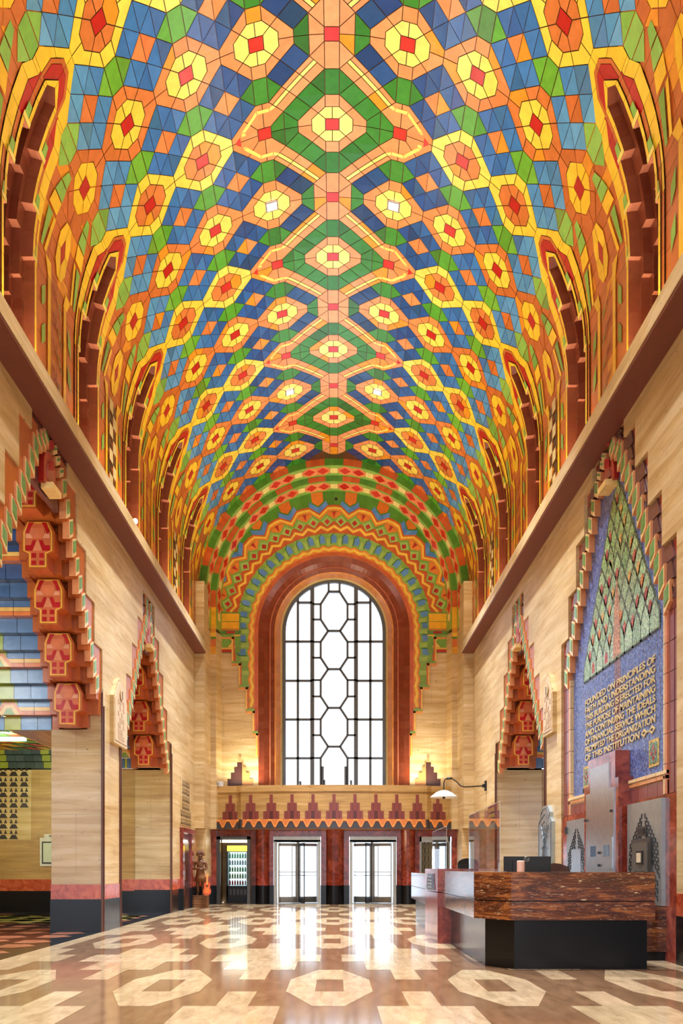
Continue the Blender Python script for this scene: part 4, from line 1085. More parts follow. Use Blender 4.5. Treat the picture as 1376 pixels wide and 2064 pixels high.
def revolving(n_, xc, ang):
    r = struct_root('door_%d' % n_, (xc, 31.35, 0)); hw = .815
    f = MB()
    f.box(xc-hw, xc-hw+.09, 31.1, 31.5, 0, 2.38); f.box(xc+hw-.09, xc+hw, 31.1, 31.5, 0, 2.38); f.box(xc-hw, xc+hw, 31.08, 31.5, 2.2, 2.38)
    f.box(xc-hw, xc+hw, 31.08, 32.6, 2.2, 2.26); f.box(xc-hw+.09, xc+hw-.09, 31.1, 32.7, 0.002, .012)
    f.build('frame', ALU, r)
    cx, cy = xc, 31.85
    dm = MB()
    for s in (-1, 1):
        for k in range(8):
            a0, a1 = radians(-38+76*k/8), radians(-38+76*(k+1)/8)
            P = lambda a, z: (cx+s*.76*cos(a), cy+.76*sin(a), z)
            dm.face([P(a0, .02), P(a1, .02), P(a1, 2.2), P(a0, 2.2)])
    dm.build('drum_glass', GLASS, r)
    ct = MB(); ct.tube([(cx, cy, .02), (cx, cy, 2.2)], .05); ct.build('centre_post', ALU, r)
    for k in range(4):
        a = radians(ang+90*k); ux, uy = cos(a), sin(a)
        def bx(mb, r0, r1, z0, z1, t=.022, mm=0):
            nx, ny = -uy*t, ux*t
            pl = [(cx+ux*r0+nx, cy+uy*r0+ny), (cx+ux*r1+nx, cy+uy*r1+ny), (cx+ux*r1-nx, cy+uy*r1-ny), (cx+ux*r0-nx, cy+uy*r0-ny)]
            mb.prism(pl, lambda u, v, d: (u, v, d), z0, z1, m=mm)
        wmb = MB()
        bx(wmb, .05, .10, .03, 2.16, .014); bx(wmb, .70, .74, .03, 2.16, .014); bx(wmb, .05, .74, .03, .24); bx(wmb, .05, .74, 2.06, 2.16)
        for z in (1.0, 1.12): bx(wmb, .08, .72, z, z+.022, .04)
        o = wmb.build('door_wing', ALU if k != 3 else IRON, r)
        g = MB(); bx(g, .11, .68, .24, 2.06, .004); g.build('glass_panel', GLASS, o)
    return r
revolving(1, gx(599), 20); revolving(2, gx(751), -20)
# drinks bay
bay = MB(); bay.box(-4.18, -4.12, 31.3, 32.75, 0, 2.6); bay.box(-2.98, -2.92, 31.3, 32.75, 0, 2.6); bay.box(-4.2, -2.9, 32.7, 32.78, 0, 2.6); bay.box(-4.2, -2.9, 31.3, 32.75, 2.5, 2.56)
struct('wall_alcove', bay, TRAVD)
bf = MB(); bf.box(-4.14, -4.0, 31.05, 31.2, 0, 2.38); bf.box(-3.06, -2.95, 31.05, 31.2, 0, 2.38); bf.box(-4.14, -2.95, 31.05, 31.2, 2.28, 2.38); struct('trim_12', bf, BRONZE)
tl = thing('tube_light', 'white fluorescent tube light above the drinks cooler', 'light', (-3.5, 31.4, 2.3))
mb = MB(); mb.box(-4.0, -3.02, 31.3, 31.5, 2.25, 2.30); mb.build('housing', ALU, tl)
mb = MB(); mb.tube([(-3.97, 31.38, 2.215), (-3.05, 31.38, 2.215)], .035); mb.build('tube', TUBEL, tl)
area_light('tube_glow', (-3.5, 31.5, 2.15), (0, 0, 0), .9, .1, 14, (1, .95, .85), tl)
vx0, vx1, vy = -3.90, -3.12, 32.0
vd = thing('drinks_cooler', 'dark glass-front drinks cooler with lit yellow top in end-wall alcove', 'drinks cooler', (-3.5, vy+.3, 0))
mb = MB(); mb.box(vx0, vx1, vy+.02, vy+.65, .0, .12); mb.box(vx0, vx0+.05, vy, vy+.65, .1, 2.1); mb.box(vx1-.05, vx1, vy, vy+.65, .1, 2.1); mb.box(vx0, vx1, vy, vy+.65, 2.02, 2.1); mb.box(vx0, vx1, vy, vy+.65, .1, .62); mb.box(vx0, vx1, vy+.6, vy+.66, .1, 2.1)
mb.build('cabinet', BLKP, vd)
mb = MB(); mb.box(vx0+.05, vx1-.05, vy+.55, vy+.6, .62, 1.86); mb.build('lit_back_panel', emis('cooler_back', (206, 240, 246), 1.3), vd)
mb = MB(); mb.box(vx0+.03, vx1-.03, vy-.03, vy, 1.88, 2.08); mb.build('header_sign', emis('yellow_sign', (250, 206, 60), 1.6), vd)
mb = MB()
for k in range(5): mb.box(vx0+.12+k*.13, vx0+.19+k*.13, vy-.012, vy, .3, .5)
mb.build('grille_slats', BRONZE, vd)
mb = MB()
for k in range(5): mb.box(vx0+.05, vx1-.05, vy+.1, vy+.56, .64+k*.245, .652+k*.245)
mb.build('shelves', WHITE, vd)
mb = MB(); mb.box(vx0+.05, vx1-.05, vy+.005, vy+.012, .62, 1.86); mb.build('glass_door', GLASS, vd)
BC = [[(190, 36, 44), (220, 220, 224), (40, 60, 130)], [(220, 120, 40), (90, 160, 60), (210, 210, 200)], [(30, 130, 70), (20, 110, 80), (60, 160, 90)], [(150, 190, 220), (120, 170, 210), (180, 210, 230)], [(40, 150, 150), (60, 170, 160), (30, 120, 140)]]
names = ['red and white', 'orange and green', 'dark green', 'pale blue', 'teal']
proto = {}
for r_ in range(5):
    for k in range(7):
        ci = (k*3+r_) % 3; x = vx0+.11+k*.093; z = .653+r_*.245
        key = (r_, ci)
        lab = '%s bottles on cooler shelf %s' % (names[r_], ['lowest', 'second from bottom', 'in the middle', 'second from top', 'topmost'][r_])
        if key not in proto:
            mb = MB(); mb.lathe([(0, 0), (.032, 0), (.034, .02), (.034, .12), (.014, .165), (.014, .19), (0, .19)], (x, vy+.16, z), 10, BC[r_][ci])
            o = mb.build('drink_bottle', SATIN); proto[key] = (o, x)
            tag(o, 'bottle among %s' % lab, 'bottle', lab)
        else:
            o, x0 = proto[key]; c = o.copy(); COL.objects.link(c); c.location.x += x-x0
# lattice gate bay on the right
gt = thing('folding_gate', 'grey lattice gate with narrow bright gap, right of the revolving doors', 'gate', (3.55, 31.3, 0))
gx0, gx1 = 3.03, 4.1
mb = MB(); mb.box(gx0, gx0+.06, 31.2, 31.3, 0, 2.38); mb.box(gx1-.06, gx1, 31.2, 31.3, 0, 2.38); mb.box(gx0, gx1, 31.2, 31.3, 2.2, 2.38); mb.build('frame', ALU, gt)
mb = MB(); mb.box(gx0, 3.48, 31.36, 31.4, 0, 2.2); mb.box(3.88, gx1, 31.36, 31.4, 0, 2.2); mb.box(3.48, 3.88, 31.36, 31.4, 1.95, 2.2); mb.build('backing_panel', plain('khaki_panel', (150, 146, 116), .5), gt)
mb = MB()
for a, b_ in ((gx0+.06, 3.48), (3.88, gx1-.06)):
    n_ = max(2, int((b_-a)/.13)); w_ = (b_-a)/n_
    for k in range(n_):
        for z in range(7):
            x = a+w_*k; z0 = .15+z*.29
            mb.tube([(x, 31.33, z0), (x+w_/2, 31.33, z0+.145), (x+w_, 31.33, z0)], .009, 5); mb.tube([(x, 31.33, z0+.29), (x+w_/2, 31.33, z0+.145), (x+w_, 31.33, z0+.29)], .009, 5)
        mb.tube([(a+w_*k, 31.33, .1), (a+w_*k, 31.33, 2.2)], .008, 5)
mb.build('lattice', BRONZE, gt)
# marble doorway on the left wall
dr = struct_root('door_3', (-W, 27.8, 0))
mb = MB(); mb.box(-W-.02, -W+.10, 26.6, 26.85, .65, 2.35); mb.box(-W-.02, -W+.10, 28.2, 28.95, .65, 2.35); mb.box(-W-.02, -W+.12, 26.55, 28.98, 2.35, 2.50); mb.box(-W-.02, -W+.03, 26.8, 28.3, 2.0, 2.36); mb.build('marble_surround', REDM, dr)
mb = MB(); mb.box(-W-.02, -W+.11, 26.6, 26.85, 0, .65); mb.box(-W-.02, -W+.11, 28.2, 28.95, 0, .65); mb.build('black_base', BLACK, dr)
mb = MB(); mb.box(-W-.01, -W+.04, 26.85, 28.2, .02, 2.1); mb.build('door_leaf', plain('dark_red_door', (70, 30, 24), .25), dr)
mb = MB(); mb.tube([(-W+.08, 26.98, .9), (-W+.08, 26.98, 1.3)], .018); mb.build('door_handle', ALU, dr)
# ---------------------------------------------------------------- carved wooden figure on a crate
def skin(name, verts, edges, mat, parent, sub=2):
    me = bpy.data.meshes.new(name); me.from_pydata([v[:3] for v in verts], edges, []); me.materials.append(mat)
    o = bpy.data.objects.new(name, me); COL.objects.link(o)
    if parent: o.parent = parent; o.matrix_parent_inverse = Matrix.Translation(parent.location).inverted()
    o.modifiers.new('skin', 'SKIN'); sv = me.skin_vertices[0].data
    for s_, v in zip(sv, verts): s_.radius = (v[3], v[4] if len(v) > 4 else v[3]); s_.use_root = False
    sv[0].use_root = True; o.modifiers['skin'].use_smooth_shade = True
    m_ = o.modifiers.new('sub', 'SUBSURF'); m_.levels = sub; m_.render_levels = sub; return o
SX, SY, SZ = -4.34, 28.72, .38
cr = thing('wooden_crate', 'low wooden crate under the carved figure by left wall', 'crate', (SX, SY, 0))
mb = MB()
mb.box(SX-.24, SX+.24, SY-.24, SY+.24, .36, .38)
for k in range(4): mb.box(SX-.23, SX+.23, SY-.235, SY-.215, .01+k*.088, .09+k*.088); mb.box(SX+.215, SX+.235, SY-.23, SY+.23, .01+k*.088, .09+k*.088); mb.box(SX-.235, SX-.215, SY-.23, SY+.23, .01+k*.088, .09+k*.088)
mb.box(SX-.22, SX+.22, SY-.21, SY+.21, 0, .02); mb.build('slats', WOODC, cr)
mb = MB()
for x in (-.225, .225):
    for y in (-.225, .225): mb.box(SX+x-.022, SX+x+.022, SY+y-.022, SY+y+.022, 0, .362)
mb.build('corner_posts', WOODC, cr)
st = thing('carved_figure', 'carved wooden standing figure with folded arms and feathered headdress on a crate', 'statue', (SX, SY, SZ))
H = 1.36
def sv_(x, y, z, r, r2=None): return (SX+x*H, SY+y*H, SZ+z*H, r*H, (r2 or r)*H)
vs = [sv_(0, 0, .50, .085, .07), sv_(0, 0, .60, .08, .062), sv_(0, -.005, .70, .095, .068), sv_(0, 0, .795, .075, .055), sv_(0, -.005, .845, .034), sv_(0, -.012, .89, .050, .056), sv_(0, -.01, .95, .046, .052),
      sv_(-.055, 0, .46, .062), sv_(-.060, -.01, .27, .045), sv_(-.062, 0, .15, .040), sv_(-.063, .005, .045, .028), sv_(-.066, -.07, .02, .026, .02),
      sv_(.055, 0, .46, .062), sv_(.060, -.01, .27, .045), sv_(.062, 0, .15, .040), sv_(.063, .005, .045, .028), sv_(.066, -.07, .02, .026, .02),
      sv_(-.125, 0, .785, .040), sv_(-.155, -.01, .64, .034), sv_(-.05, -.105, .645, .027), sv_(.03, -.115, .665, .022),
      sv_(.125, 0, .785, .040), sv_(.155, -.01, .64, .034), sv_(.05, -.120, .625, .027), sv_(-.03, -.13, .635, .022)]
ed = [(0, 1), (1, 2), (2, 3), (3, 4), (4, 5), (5, 6), (0, 7), (7, 8), (8, 9), (9, 10), (10, 11), (0, 12), (12, 13), (13, 14), (14, 15), (15, 16), (3, 17), (17, 18), (18, 19), (19, 20), (3, 21), (21, 22), (22, 23), (23, 24)]
skin('body', vs, ed, WOODD, st)
P = lambda x, y, z: (SX+x*H, SY+y*H, SZ+z*H)
for base, dx in (((.03, -.115, .665), 1), ((-.03, -.13, .635), -1)):     # hands: palm, four fingers and a thumb laid on the arm
    b0 = base; vv = [sv_(b0[0], b0[1], b0[2], .018, .012), sv_(b0[0]+dx*.022, b0[1]-.002, b0[2], .018, .011)]; ee = [(0, 1)]
    for q in range(4):
        a = len(vv); z = b0[2]+.014-.0095*q; ln = (.036, .042, .040, .032)[q]
        vv += [sv_(b0[0]+dx*.036, b0[1]-.004, z, .0062), sv_(b0[0]+dx*(.036+ln*.5), b0[1]-.003, z, .0058), sv_(b0[0]+dx*(.036+ln), b0[1]+.006, z, .005)]; ee += [(1, a), (a, a+1), (a+1, a+2)]
    a = len(vv); vv += [sv_(b0[0]+dx*.008, b0[1]-.006, b0[2]+.022, .0068), sv_(b0[0]+dx*.026, b0[1]-.008, b0[2]+.036, .0058)]; ee += [(0, a), (a, a+1)]
    skin('hand', vv, ee, WOODD, st, 1)
mb = MB(); mb.lathe([(.094*H, .62*H), (.10*H, .56*H), (.112*H, .46*H), (.135*H, .34*H), (.128*H, .34*H), (.10*H, .46*H)], (SX, SY, SZ), 20); mb.build('tunic', WOODC, st, smooth=True)
mb = MB()
mb.tube([P(0, -.068, .915), P(0, -.082, .893), P(0, -.066, .884)], [.006*H, .012*H, .008*H], 8); mb.build('nose', WOODD, st, smooth=True)
mb = MB()
for s in (-1, 1): mb.tube([P(s*.008, -.066, .922), P(s*.03, -.060, .924)], .0065*H, 6)
mb.tube([P(-.018, -.064, .864), P(.018, -.064, .864)], .005*H, 6); mb.build('eyes_and_mouth', IRON, st)
hd = MB()
for k in range(13):
    a = radians(-100+200*k/12); hd.tube([P(.045*sin(a), .0+.035*(1-cos(a))*.5-.01, .955), P(.085*sin(a), .03, .985+.06*cos(a)), P(.115*sin(a), .05, .985+.115*cos(a))], [.012*H, .020*H, .005*H], 7)
hd.lathe([(.054*H, .925*H), (.06*H, .935*H), (.06*H, .965*H), (.052*H, .97*H)], (SX, SY-.01, SZ), 18)
hd.build('feather_headdress', WOODD, st, smooth=True)
mb = MB()
for s in (-1, 1): mb.tube([P(s*.052, .0, .90), P(s*.065, -.03, .83), P(s*.07, -.055, .74)], [.014*H, .016*H, .010*H], 8)
mb.build('braids', WOODD, st, smooth=True)
gu = thing('guitar_cutout', 'orange guitar-shaped painted cutout leaning before the carved figure', 'ornament', (SX+.2, SY-.3, .38))
def blob(w1, w2, z0, z1, n_=28):
    o = []
    for k in range(n_):
        a = 2*pi*k/n_; zz = .5-.5*cos(a); wd = (w1*(1-zz)+w2*zz)*abs(sin(a))**.6*(1-.28*math.exp(-((zz-.58)/.14)**2)); o.append((wd*(1 if sin(a) >= 0 else -1), z0+(z1-z0)*zz))
    return o
gfn = lambda u, v, d: (SX+.26+u, SY-.30-d+(v-.38)*.10, v)
mb = MB(); mb.prism(blob(.15, .11, .40, .82), gfn, 0, .025, (226, 92, 44)); mb.build('body', SATIN, gu)
mb = MB(); mb.prism(blob(.10, .07, .45, .70), gfn, .02, .03, (246, 130, 60)); mb.prism([(.04*cos(a*pi/8), .70+.04*sin(a*pi/8)) for a in range(16)], gfn, .03, .036, (120, 60, 30)); mb.build('sound_board', SATIN, gu)
mb = MB(); mb.prism([(-.025, .72), (.025, .72), (.03, 1.0), (.055, 1.04), (.03, 1.14), (0, 1.06), (-.03, 1.14), (-.055, 1.04), (-.03, 1.0)], gfn, .005, .03, (236, 170, 96)); mb.build('neck', SATIN, gu)
# ---------------------------------------------------------------- blue mosaic on the right wall
CM = OPR[0]; fnR = wallfn(1)
def mosaic_mat():
    m, nt, b = newmat('mosaic_tesserae'); a = N(nt, 'ShaderNodeAttribute', attribute_name='Col')
    vo = N(nt, 'ShaderNodeTexVoronoi'); vo.inputs['Scale'].default_value = 34; nt.links.new(pos_map(nt, (1, 1, 1)), vo.inputs['Vector'])
    hs = N(nt, 'ShaderNodeSeparateColor'); nt.links.new(vo.outputs['Color'], hs.inputs[0])
    r = ramp(nt, hs.outputs[0], [(0, (110, 110, 122)), (.45, (210, 210, 214)), (.8, (255, 255, 255))])
    c = mixn(nt, a.outputs['Color'], r, .9, 'MULTIPLY')
    c = mixn(nt, c, lin((226, 222, 196)), ramp(nt, hs.outputs[1], [(.80, (0, 0, 0)), (.84, (110, 110, 110))]))
    nt.links.new(c, b.inputs['Base Color'])
    rr = N(nt, 'ShaderNodeMapRange'); rr.inputs[3].default_value = .18; rr.inputs[4].default_value = .5; nt.links.new(hs.outputs[2], rr.inputs[0]); nt.links.new(rr.outputs[0], b.inputs['Roughness'])
    bump(nt, b, vo.outputs['Distance'], .35, .01); return m
MOS = mosaic_mat()
mz = thing('wall_mosaic', 'tall pointed blue mosaic of a leafy tree with gold inscription on right wall', 'mosaic', (W, CM, 2.3))
surround_tiles(1, CM, OPR[1], 4.97, mz)
apex_niche(1, CM, 7.62, 8.40, .75, mz)
mb = MB(); ND = (88, 114, 180)
prev = 0; mb.plate([(CM-2.6, 2.62), (CM+2.6, 2.62), (CM+2.6, 5.8), (CM-2.6, 5.8)], fnR, -.14, -.105, ND)
for hw, z0, z1 in ((2.5, 5.8, 6.6), (1.95, 6.6, 7.4), (1.4, 7.4, 8.1)): mb.plate([(CM-hw, z0), (CM+hw, z0), (CM+hw, z1), (CM-hw, z1)], fnR, -.14, -.105, ND)
mb.plate([(CM-1.0, 8.0), (CM+1.0, 8.0), (CM+1.0, 8.42), (CM-1.0, 8.42)], fnR, -.2, -.13, MAUVE)
field = mb.build('mosaic_field', MOS, mz)
tr = MB(); CT = CM-.22
def tplate(pts, d, col): tr.plate(pts, fnR, -.107, -.105+d, col)
tplate([(CT-.22, 2.9), (CT+.22, 2.9), (CT+.14, 4.9), (CT-.14, 4.9)], .002, (134, 92, 108))
rnd = random.Random(5); NR = 11
for r_ in range(NR):
    z = 4.75+r_*.25; half = 1.92*(1-r_/(NR+.3)); n_ = max(1, int(round(half*2/.40)))
    for k in range(n_):
        u = CT-half+(k+.5)*(2*half/n_); wd = half/n_*1.18 if n_ > 1 else .16; hh = .56
        lo = mixc((168, 204, 168), (150, 186, 96), r_/NR); col = jit(lo, 18)
        L = lambda q, dz=0: [(u-wd*q, z+dz), (u+wd*q, z+dz), (u+wd*q, z+hh*.45*q+dz), (u+wd*.5*q, z+hh*.8*q+dz), (u, z+hh*q+dz), (u-wd*.5*q, z+hh*.8*q+dz), (u-wd*q, z+hh*.45*q+dz)]
        d0 = .0035-(r_*.0002)
        tplate(L(1.0), .004+.0008*(NR-r_), (58, 84, 56)); tplate(L(.80, .03), .0045+.0008*(NR-r_), col)
        if rnd.random() < .62:
            kc = rnd.choice([(196, 84, 62), (222, 130, 60), (226, 176, 90), (190, 70, 70)])
            tplate([(u-wd*.36, z+.06), (u+wd*.36, z+.06), (u+wd*.36, z+.2), (u, z+.28), (u-wd*.36, z+.2)], .0048+.0008*(NR-r_), kc)
tplate([(CT-.20, 4.8), (CT+.20, 4.8), (CT+.12, 5.7), (CT, 6.1), (CT-.12, 5.7)], .017, (206, 146, 110))
tr.build('leafy_tree', MOS, mz)
GOLDL = plain('gold_tesserae', (226, 196, 120), .3)
lines = ['FOUNDED ON PRINCIPLES OF', 'FAITH AND UNDERSTANDING', 'THIS BUILDING IS ERECTED FOR', 'THE PURPOSE OF MAINTAINING', 'AND CONTINUING THE IDEALS', 'OF FINANCIAL SERVICE WHICH', 'PROMPTED THE ORGANIZATION', 'OF THIS INSTITUTION']
for k, ln in enumerate(lines):
    o = text_obj(ln, .155, mz, (W+.094, CT+1.86, 4.30-k*.146), GOLDL, ROT_RIGHT, 'LEFT', .004, 'inscription_line', 3.62 if k < 7 else 2.95)
e = MB(); zo = 4.35-7*.146
for u in (CT-1.28, CT-1.62):
    for q in range(4):
        a0, a1 = q*pi/2, (q+1)*pi/2
        e.plate([(u+.13*cos(a0), zo+.065*sin(a0)), (u+.13*cos(a1), zo+.065*sin(a1)), (u+.07*cos(a1), zo+.03*sin(a1)), (u+.07*cos(a0), zo+.03*sin(a0))], fnR, -.105, -.092, (226, 196, 120))
e.plate([(CT-1.42, zo-.012), (CT-1.48, zo-.012), (CT-1.48, zo+.012), (CT-1.42, zo+.012)], fnR, -.105, -.092, (226, 196, 120))
e.build('inscription_ornament', GOLDL, mz)
for yc, zc in ((12.95, 2.98), (16.42, 2.98)):
    e = MB()
    e.plate([(yc-.20, zc-.2), (yc+.20, zc-.2), (yc+.20, zc+.2), (yc-.20, zc+.2)], fnR, -.107, -.096, (224, 190, 90)); e.plate([(yc-.15, zc-.15), (yc+.15, zc-.15), (yc+.15, zc+.15), (yc-.15, zc+.15)], fnR, -.1, -.092, (96, 150, 120))
    for a in range(4):
        ca, sa = cos(a*pi/2), sin(a*pi/2); pts = [(.02, .02), (.12, .02), (.12, .12), (.02, .12)]
        e.plate([(yc+x*ca-y*sa, zc+x*sa+y*ca) for x, y in [(.03, .0), (.08, -.05), (.13, 0), (.08, .05)]], fnR, -.096, -.088, (176, 50, 60))
    e.build('small_emblem', MOS, mz)
bt = MB()
PUR = (138, 70, 66)
for sg in (1, -1):
    for r0, r1, c in ((2.46, 2.52, (240, 206, 150)), (2.53, 2.60, (214, 130, 90)), (2.62, 2.82, PUR), (2.84, 3.02, PUR)):
        z = 2.32
        while z < 4.95:
            z2 = min(z+.42, 4.97); bt.plate(inset([(CM+sg*r0, z), (CM+sg*r1, z), (CM+sg*r1, z2), (CM+sg*r0, z2)], .006), fnR, -.12, -.05 if r0 > 2.6 else -.03, jit(c, 6)); z = z2
for z0, z1, c, d in ((2.60, 2.66, (240, 206, 150), -.02), (2.53, 2.59, (224, 150, 90), -.03), (2.30, 2.52, PUR, -.045)):
    u = CM-2.6
    while u < CM+2.59:
        bt.plate(inset([(u, z0), (min(u+.4, CM+2.6), z0), (min(u+.4, CM+2.6), z1), (u, z1)], .006), fnR, -.12, d, jit(c, 6)); u += .4
bt.build('border_tiles', TILE, mz)
# marble dado with the metal doors below the mosaic
mb = MB(); mb.box(W+.02, W+.3, CM-3.03, CM+3.03, .0, 2.31); wd_ = struct('wall_right_dado', mb, REDM)
mb = MB(); mb.box(W-.32, W+.02, 12.25, 17.8, .13, .75); mb.box(W-.26, W+.02, 12.3, 17.8, 0, .13, m=1); struct('trim_13', mb, [DESKM, BLACK])
def rays(mb, yc, z0, hw, fn):
    for side in (1, -1):
        for col in range(8):
            for k in range(4 if col < 4 else 12):
                u = yc+side*(.05+.072*col+.016*k*(1 if k < 5 else 0)); z = z0-col*.062-k*.108
                if z < .86 or abs(u-yc) > .66: continue
                mb.plate([(u, z), (u+side*.026, z), (u+side*.044, z-.080), (u+side*.018, z-.080)], fn, 0, .064, (40, 40, 44))
def metal_door(label, y0, y1, z0, z1, kind):
    t = thing('metal_panel_door', label, 'metal door', (W, (y0+y1)/2, z0), 'etched metal doors below the mosaic')
    m = MB(); m.box(W-.035, W+.03, y0, y1, z0, z1); m.build('panel', STEELW, t); m = MB(); rays(m, (y0+y1)/2, z1-.18, .5, lambda u, v, d: (W+.02-d, u, v))
    m.build('etched_rays', SATIN, t); return t
t = metal_door('etched metal door left of tall steel cabinet, with pale inner hatch', 15.88, 17.34, .76, 2.2, 0)
m = MB(); m.box(W-.055, W, 16.28, 16.92, .78, 1.64); m.build('pale_hatch', STEEL, t)
m = MB(); m.box(W-.08, W-.03, 15.93, 15.99, 1.28, 1.33); m.box(W-.08, W-.03, 17.28, 17.33, 1.18, 1.32); m.box(W-.08, W-.03, 17.28, 17.33, 1.95, 2.08); m.build('hinges_and_lock', BRONZE, t)
t = metal_door('etched metal door right of tall steel cabinet, with small dark bronze door', 12.28, 13.73, .76, 2.27, 1)
bd_ = MB(); bd_.box(W-.075, W, 12.62, 13.40, .77, 1.72); bp = bd_.build('bronze_door', BRONZE, t)
m = MB(); m.box(W-.095, W-.06, 12.70, 13.32, .80, 1.66); m.build('bronze_panel', plain('bronze_light', (120, 114, 104), .4, .7), bp)
m = MB(); m.box(W-.11, W-.09, 12.86, 13.12, 1.34, 1.54); m.build('window_rim', IRON, bp)
m = MB(); m.box(W-.116, W-.10, 12.90, 13.08, 1.37, 1.51); m.build('lit_window', plain('cream_pane', (232, 214, 176), .4), bp)
m = MB()
for a in range(5): m.box(W-.106, W-.09, 12.80+a*.09, 12.86+a*.09, 1.05, 1.25)
m.build('raised_bars', BRONZE, bp)
m = MB(); m.box(W-.06, W, 12.84, 13.22, 1.76, 1.90, m=0); m.box(W-.07, W-.04, 12.9, 13.16, 1.79, 1.87, m=1); m.build('vent', [BRONZE, IRON], t)
t = thing('steel_cabinet', 'tall stepped brushed steel cabinet in red marble frame below mosaic', 'cabinet', (W, 14.8, .75))
m = MB(); Z0 = .75
o = [(13.86, Z0), (15.76, Z0), (15.76, 2.72), (15.52, 2.72), (15.52, 3.16), (14.02, 3.16), (14.02, 2.72), (13.86, 2.72)]
m.plate(o, fnR, -.1, .13, (150, 60, 50)); m.build('marble_frame', REDM, t)
m = MB(); si = [(14.04, Z0), (15.6, Z0), (15.6, 2.58), (15.34, 2.58), (15.34, 3.0), (14.29, 3.0), (14.29, 2.58), (14.04, 2.58)]
m.plate(si, fnR, .12, .15, (200, 204, 206)); pn = m.build('steel_panel', STEEL, t)
m = MB(); m.plate([(14.08, 1.28), (15.56, 1.28), (15.56, 1.78), (14.08, 1.78)], fnR, .148, .162, (200, 204, 206)); m.build('hatch', STEEL, t)
m = MB()
for y in (14.38, 15.12): m.plate([(y-.14, 1.48), (y+.14, 1.48), (y+.14, 1.66), (y-.14, 1.66)], fnR, .16, .168, (90, 120, 140))
m.build('view_slots', plain('blue_glass', (70, 104, 128), .08), t)
m = MB()
for y, z in ((14.75, 1.54), (14.75, 1.33), (14.1, 2.2), (15.56, 2.12)): m.plate([(y-.03, z-.02), (y+.03, z-.02), (y+.03, z+.02), (y-.03, z+.02)], fnR, .16, .19, (30, 30, 32))
m.build('latches', SATIN, t)
lp = thing('picture_light', 'small dark fitting at lower left of the mosaic', 'light fitting', (W, 15.9, 2.62))
m = MB(); m.box(W-.10, W+.02, 15.86, 15.98, 2.64, 2.72); m.tube([(W-.05, 15.80, 2.68), (W-.05, 16.04, 2.68)], .025); m.build('fitting', IRON, lp)
# relief plaque and brass sign
t = thing('metal_relief_plaque', 'pale metal relief plaque with long corners on right travertine pier', 'plaque', (W, 19.0, 1.3))
oo = [(18.55, 1.15), (19.35, 1.15), (19.62, 1.42), (19.62, 2.28), (19.42, 2.38), (19.42, 2.50), (19.15, 2.62), (18.78, 2.62), (18.55, 2.46), (18.55, 2.36), (18.40, 2.26), (18.40, 1.40)]
m = MB(); m.plate(oo, fnR, -.02, .07, (190, 200, 206)); m.build('plate', STEELW, t); m = MB(); io = inset(oo, .06)
for (p, q) in zip(io, io[1:]+io[:1]): m.tube([(W-.072, p[0], p[1]), (W-.072, q[0], q[1])], .010, 5)
yc = 19.0
for dy in (-.26, -.13, 0, .13, .26):
    m.tube([(W-.072, yc+dy, 1.45), (W-.072, yc+dy*.35, 1.85), (W-.072, yc+dy*1.3, 2.2)], .009, 5)
for z in (1.5, 1.7, 1.95, 2.2, 2.35): m.tube([(W-.072, yc-.3, z), (W-.072, yc, z+.1), (W-.072, yc+.3, z)], .009, 5)
m.tube([(W-.072, yc-.4, 2.12), (W-.072, yc+.4, 2.12)], .010, 5); m.tube([(W-.075, yc+.1*cos(k*pi/4), 1.85+.1*sin(k*pi/4)) for k in range(9)], .012, 5)
m.build('relief_lines', plain('relief_grey', (96, 108, 118), .4, .6), t)
t = thing('brass_sign', 'small dark sign with two yellow lines on right wall above acrylic shield', 'sign', (W, 25.7, 2.75))
m = MB(); m.box(W-.03, W+.01, 25.15, 26.3, 2.68, 3.08); m.build('plate', BRONZE, t); m = MB(); rnd = random.Random(9)
for r_ in range(2):
    u = 25.25
    while u < 26.15:
        wl = rnd.uniform(.05, .09); m.box(W-.04, W-.028, u, u+wl, 2.74+r_*.17, 2.86+r_*.17, (246, 214, 70)); u += wl+.03
m.build('yellow_letters', SATIN, t)
# wall lamp
t = thing('wall_lamp', 'white saucer lamp on long black arm fixed to right wall', 'lamp', (W, 26.8, 3.77))
LX, LY, LZ = 3.34, 26.8, 3.42
m = MB(); m.box(W-.05, W, 26.72, 26.88, 3.62, 3.92); m.lathe([(0, 0), (.05, 0), (.05, .1), (0, .1)], (W-.08, 26.8, 3.72)); m.build('wall_bracket', IRON, t)
m = MB(); m.tube([(W-.04, LY, 3.77), (3.98, LY, 3.74), (3.86, LY, 3.76), (3.72, LY, 3.90), (3.58, LY, 4.00), (3.46, LY, 4.02), (3.37, LY, 3.96), (LX, LY, 3.86), (LX, LY, 3.62)], .018, 8); m.tube([(3.42, LY, 3.98), (3.58, LY, 4.0)], .03, 8); m.build('arm', IRON, t, smooth=True)
m = MB(); m.lathe([(.02, .22), (.12, .205), (.24, .15), (.36, .05), (.42, .0), (.41, -.012), (.34, .03), (.22, .125), (.1, .175), (.02, .19)], (LX, LY, LZ), 32); m.build('shade', plain('opal_glass', (240, 238, 232), .25), t, smooth=True)
m = MB(); m.lathe([(0, -.05), (.03, -.045), (.045, -.01), (.03, .03), (.015, .2), (0, .2)], (LX, LY, LZ), 14); m.build('finial', IRON, t, smooth=True)

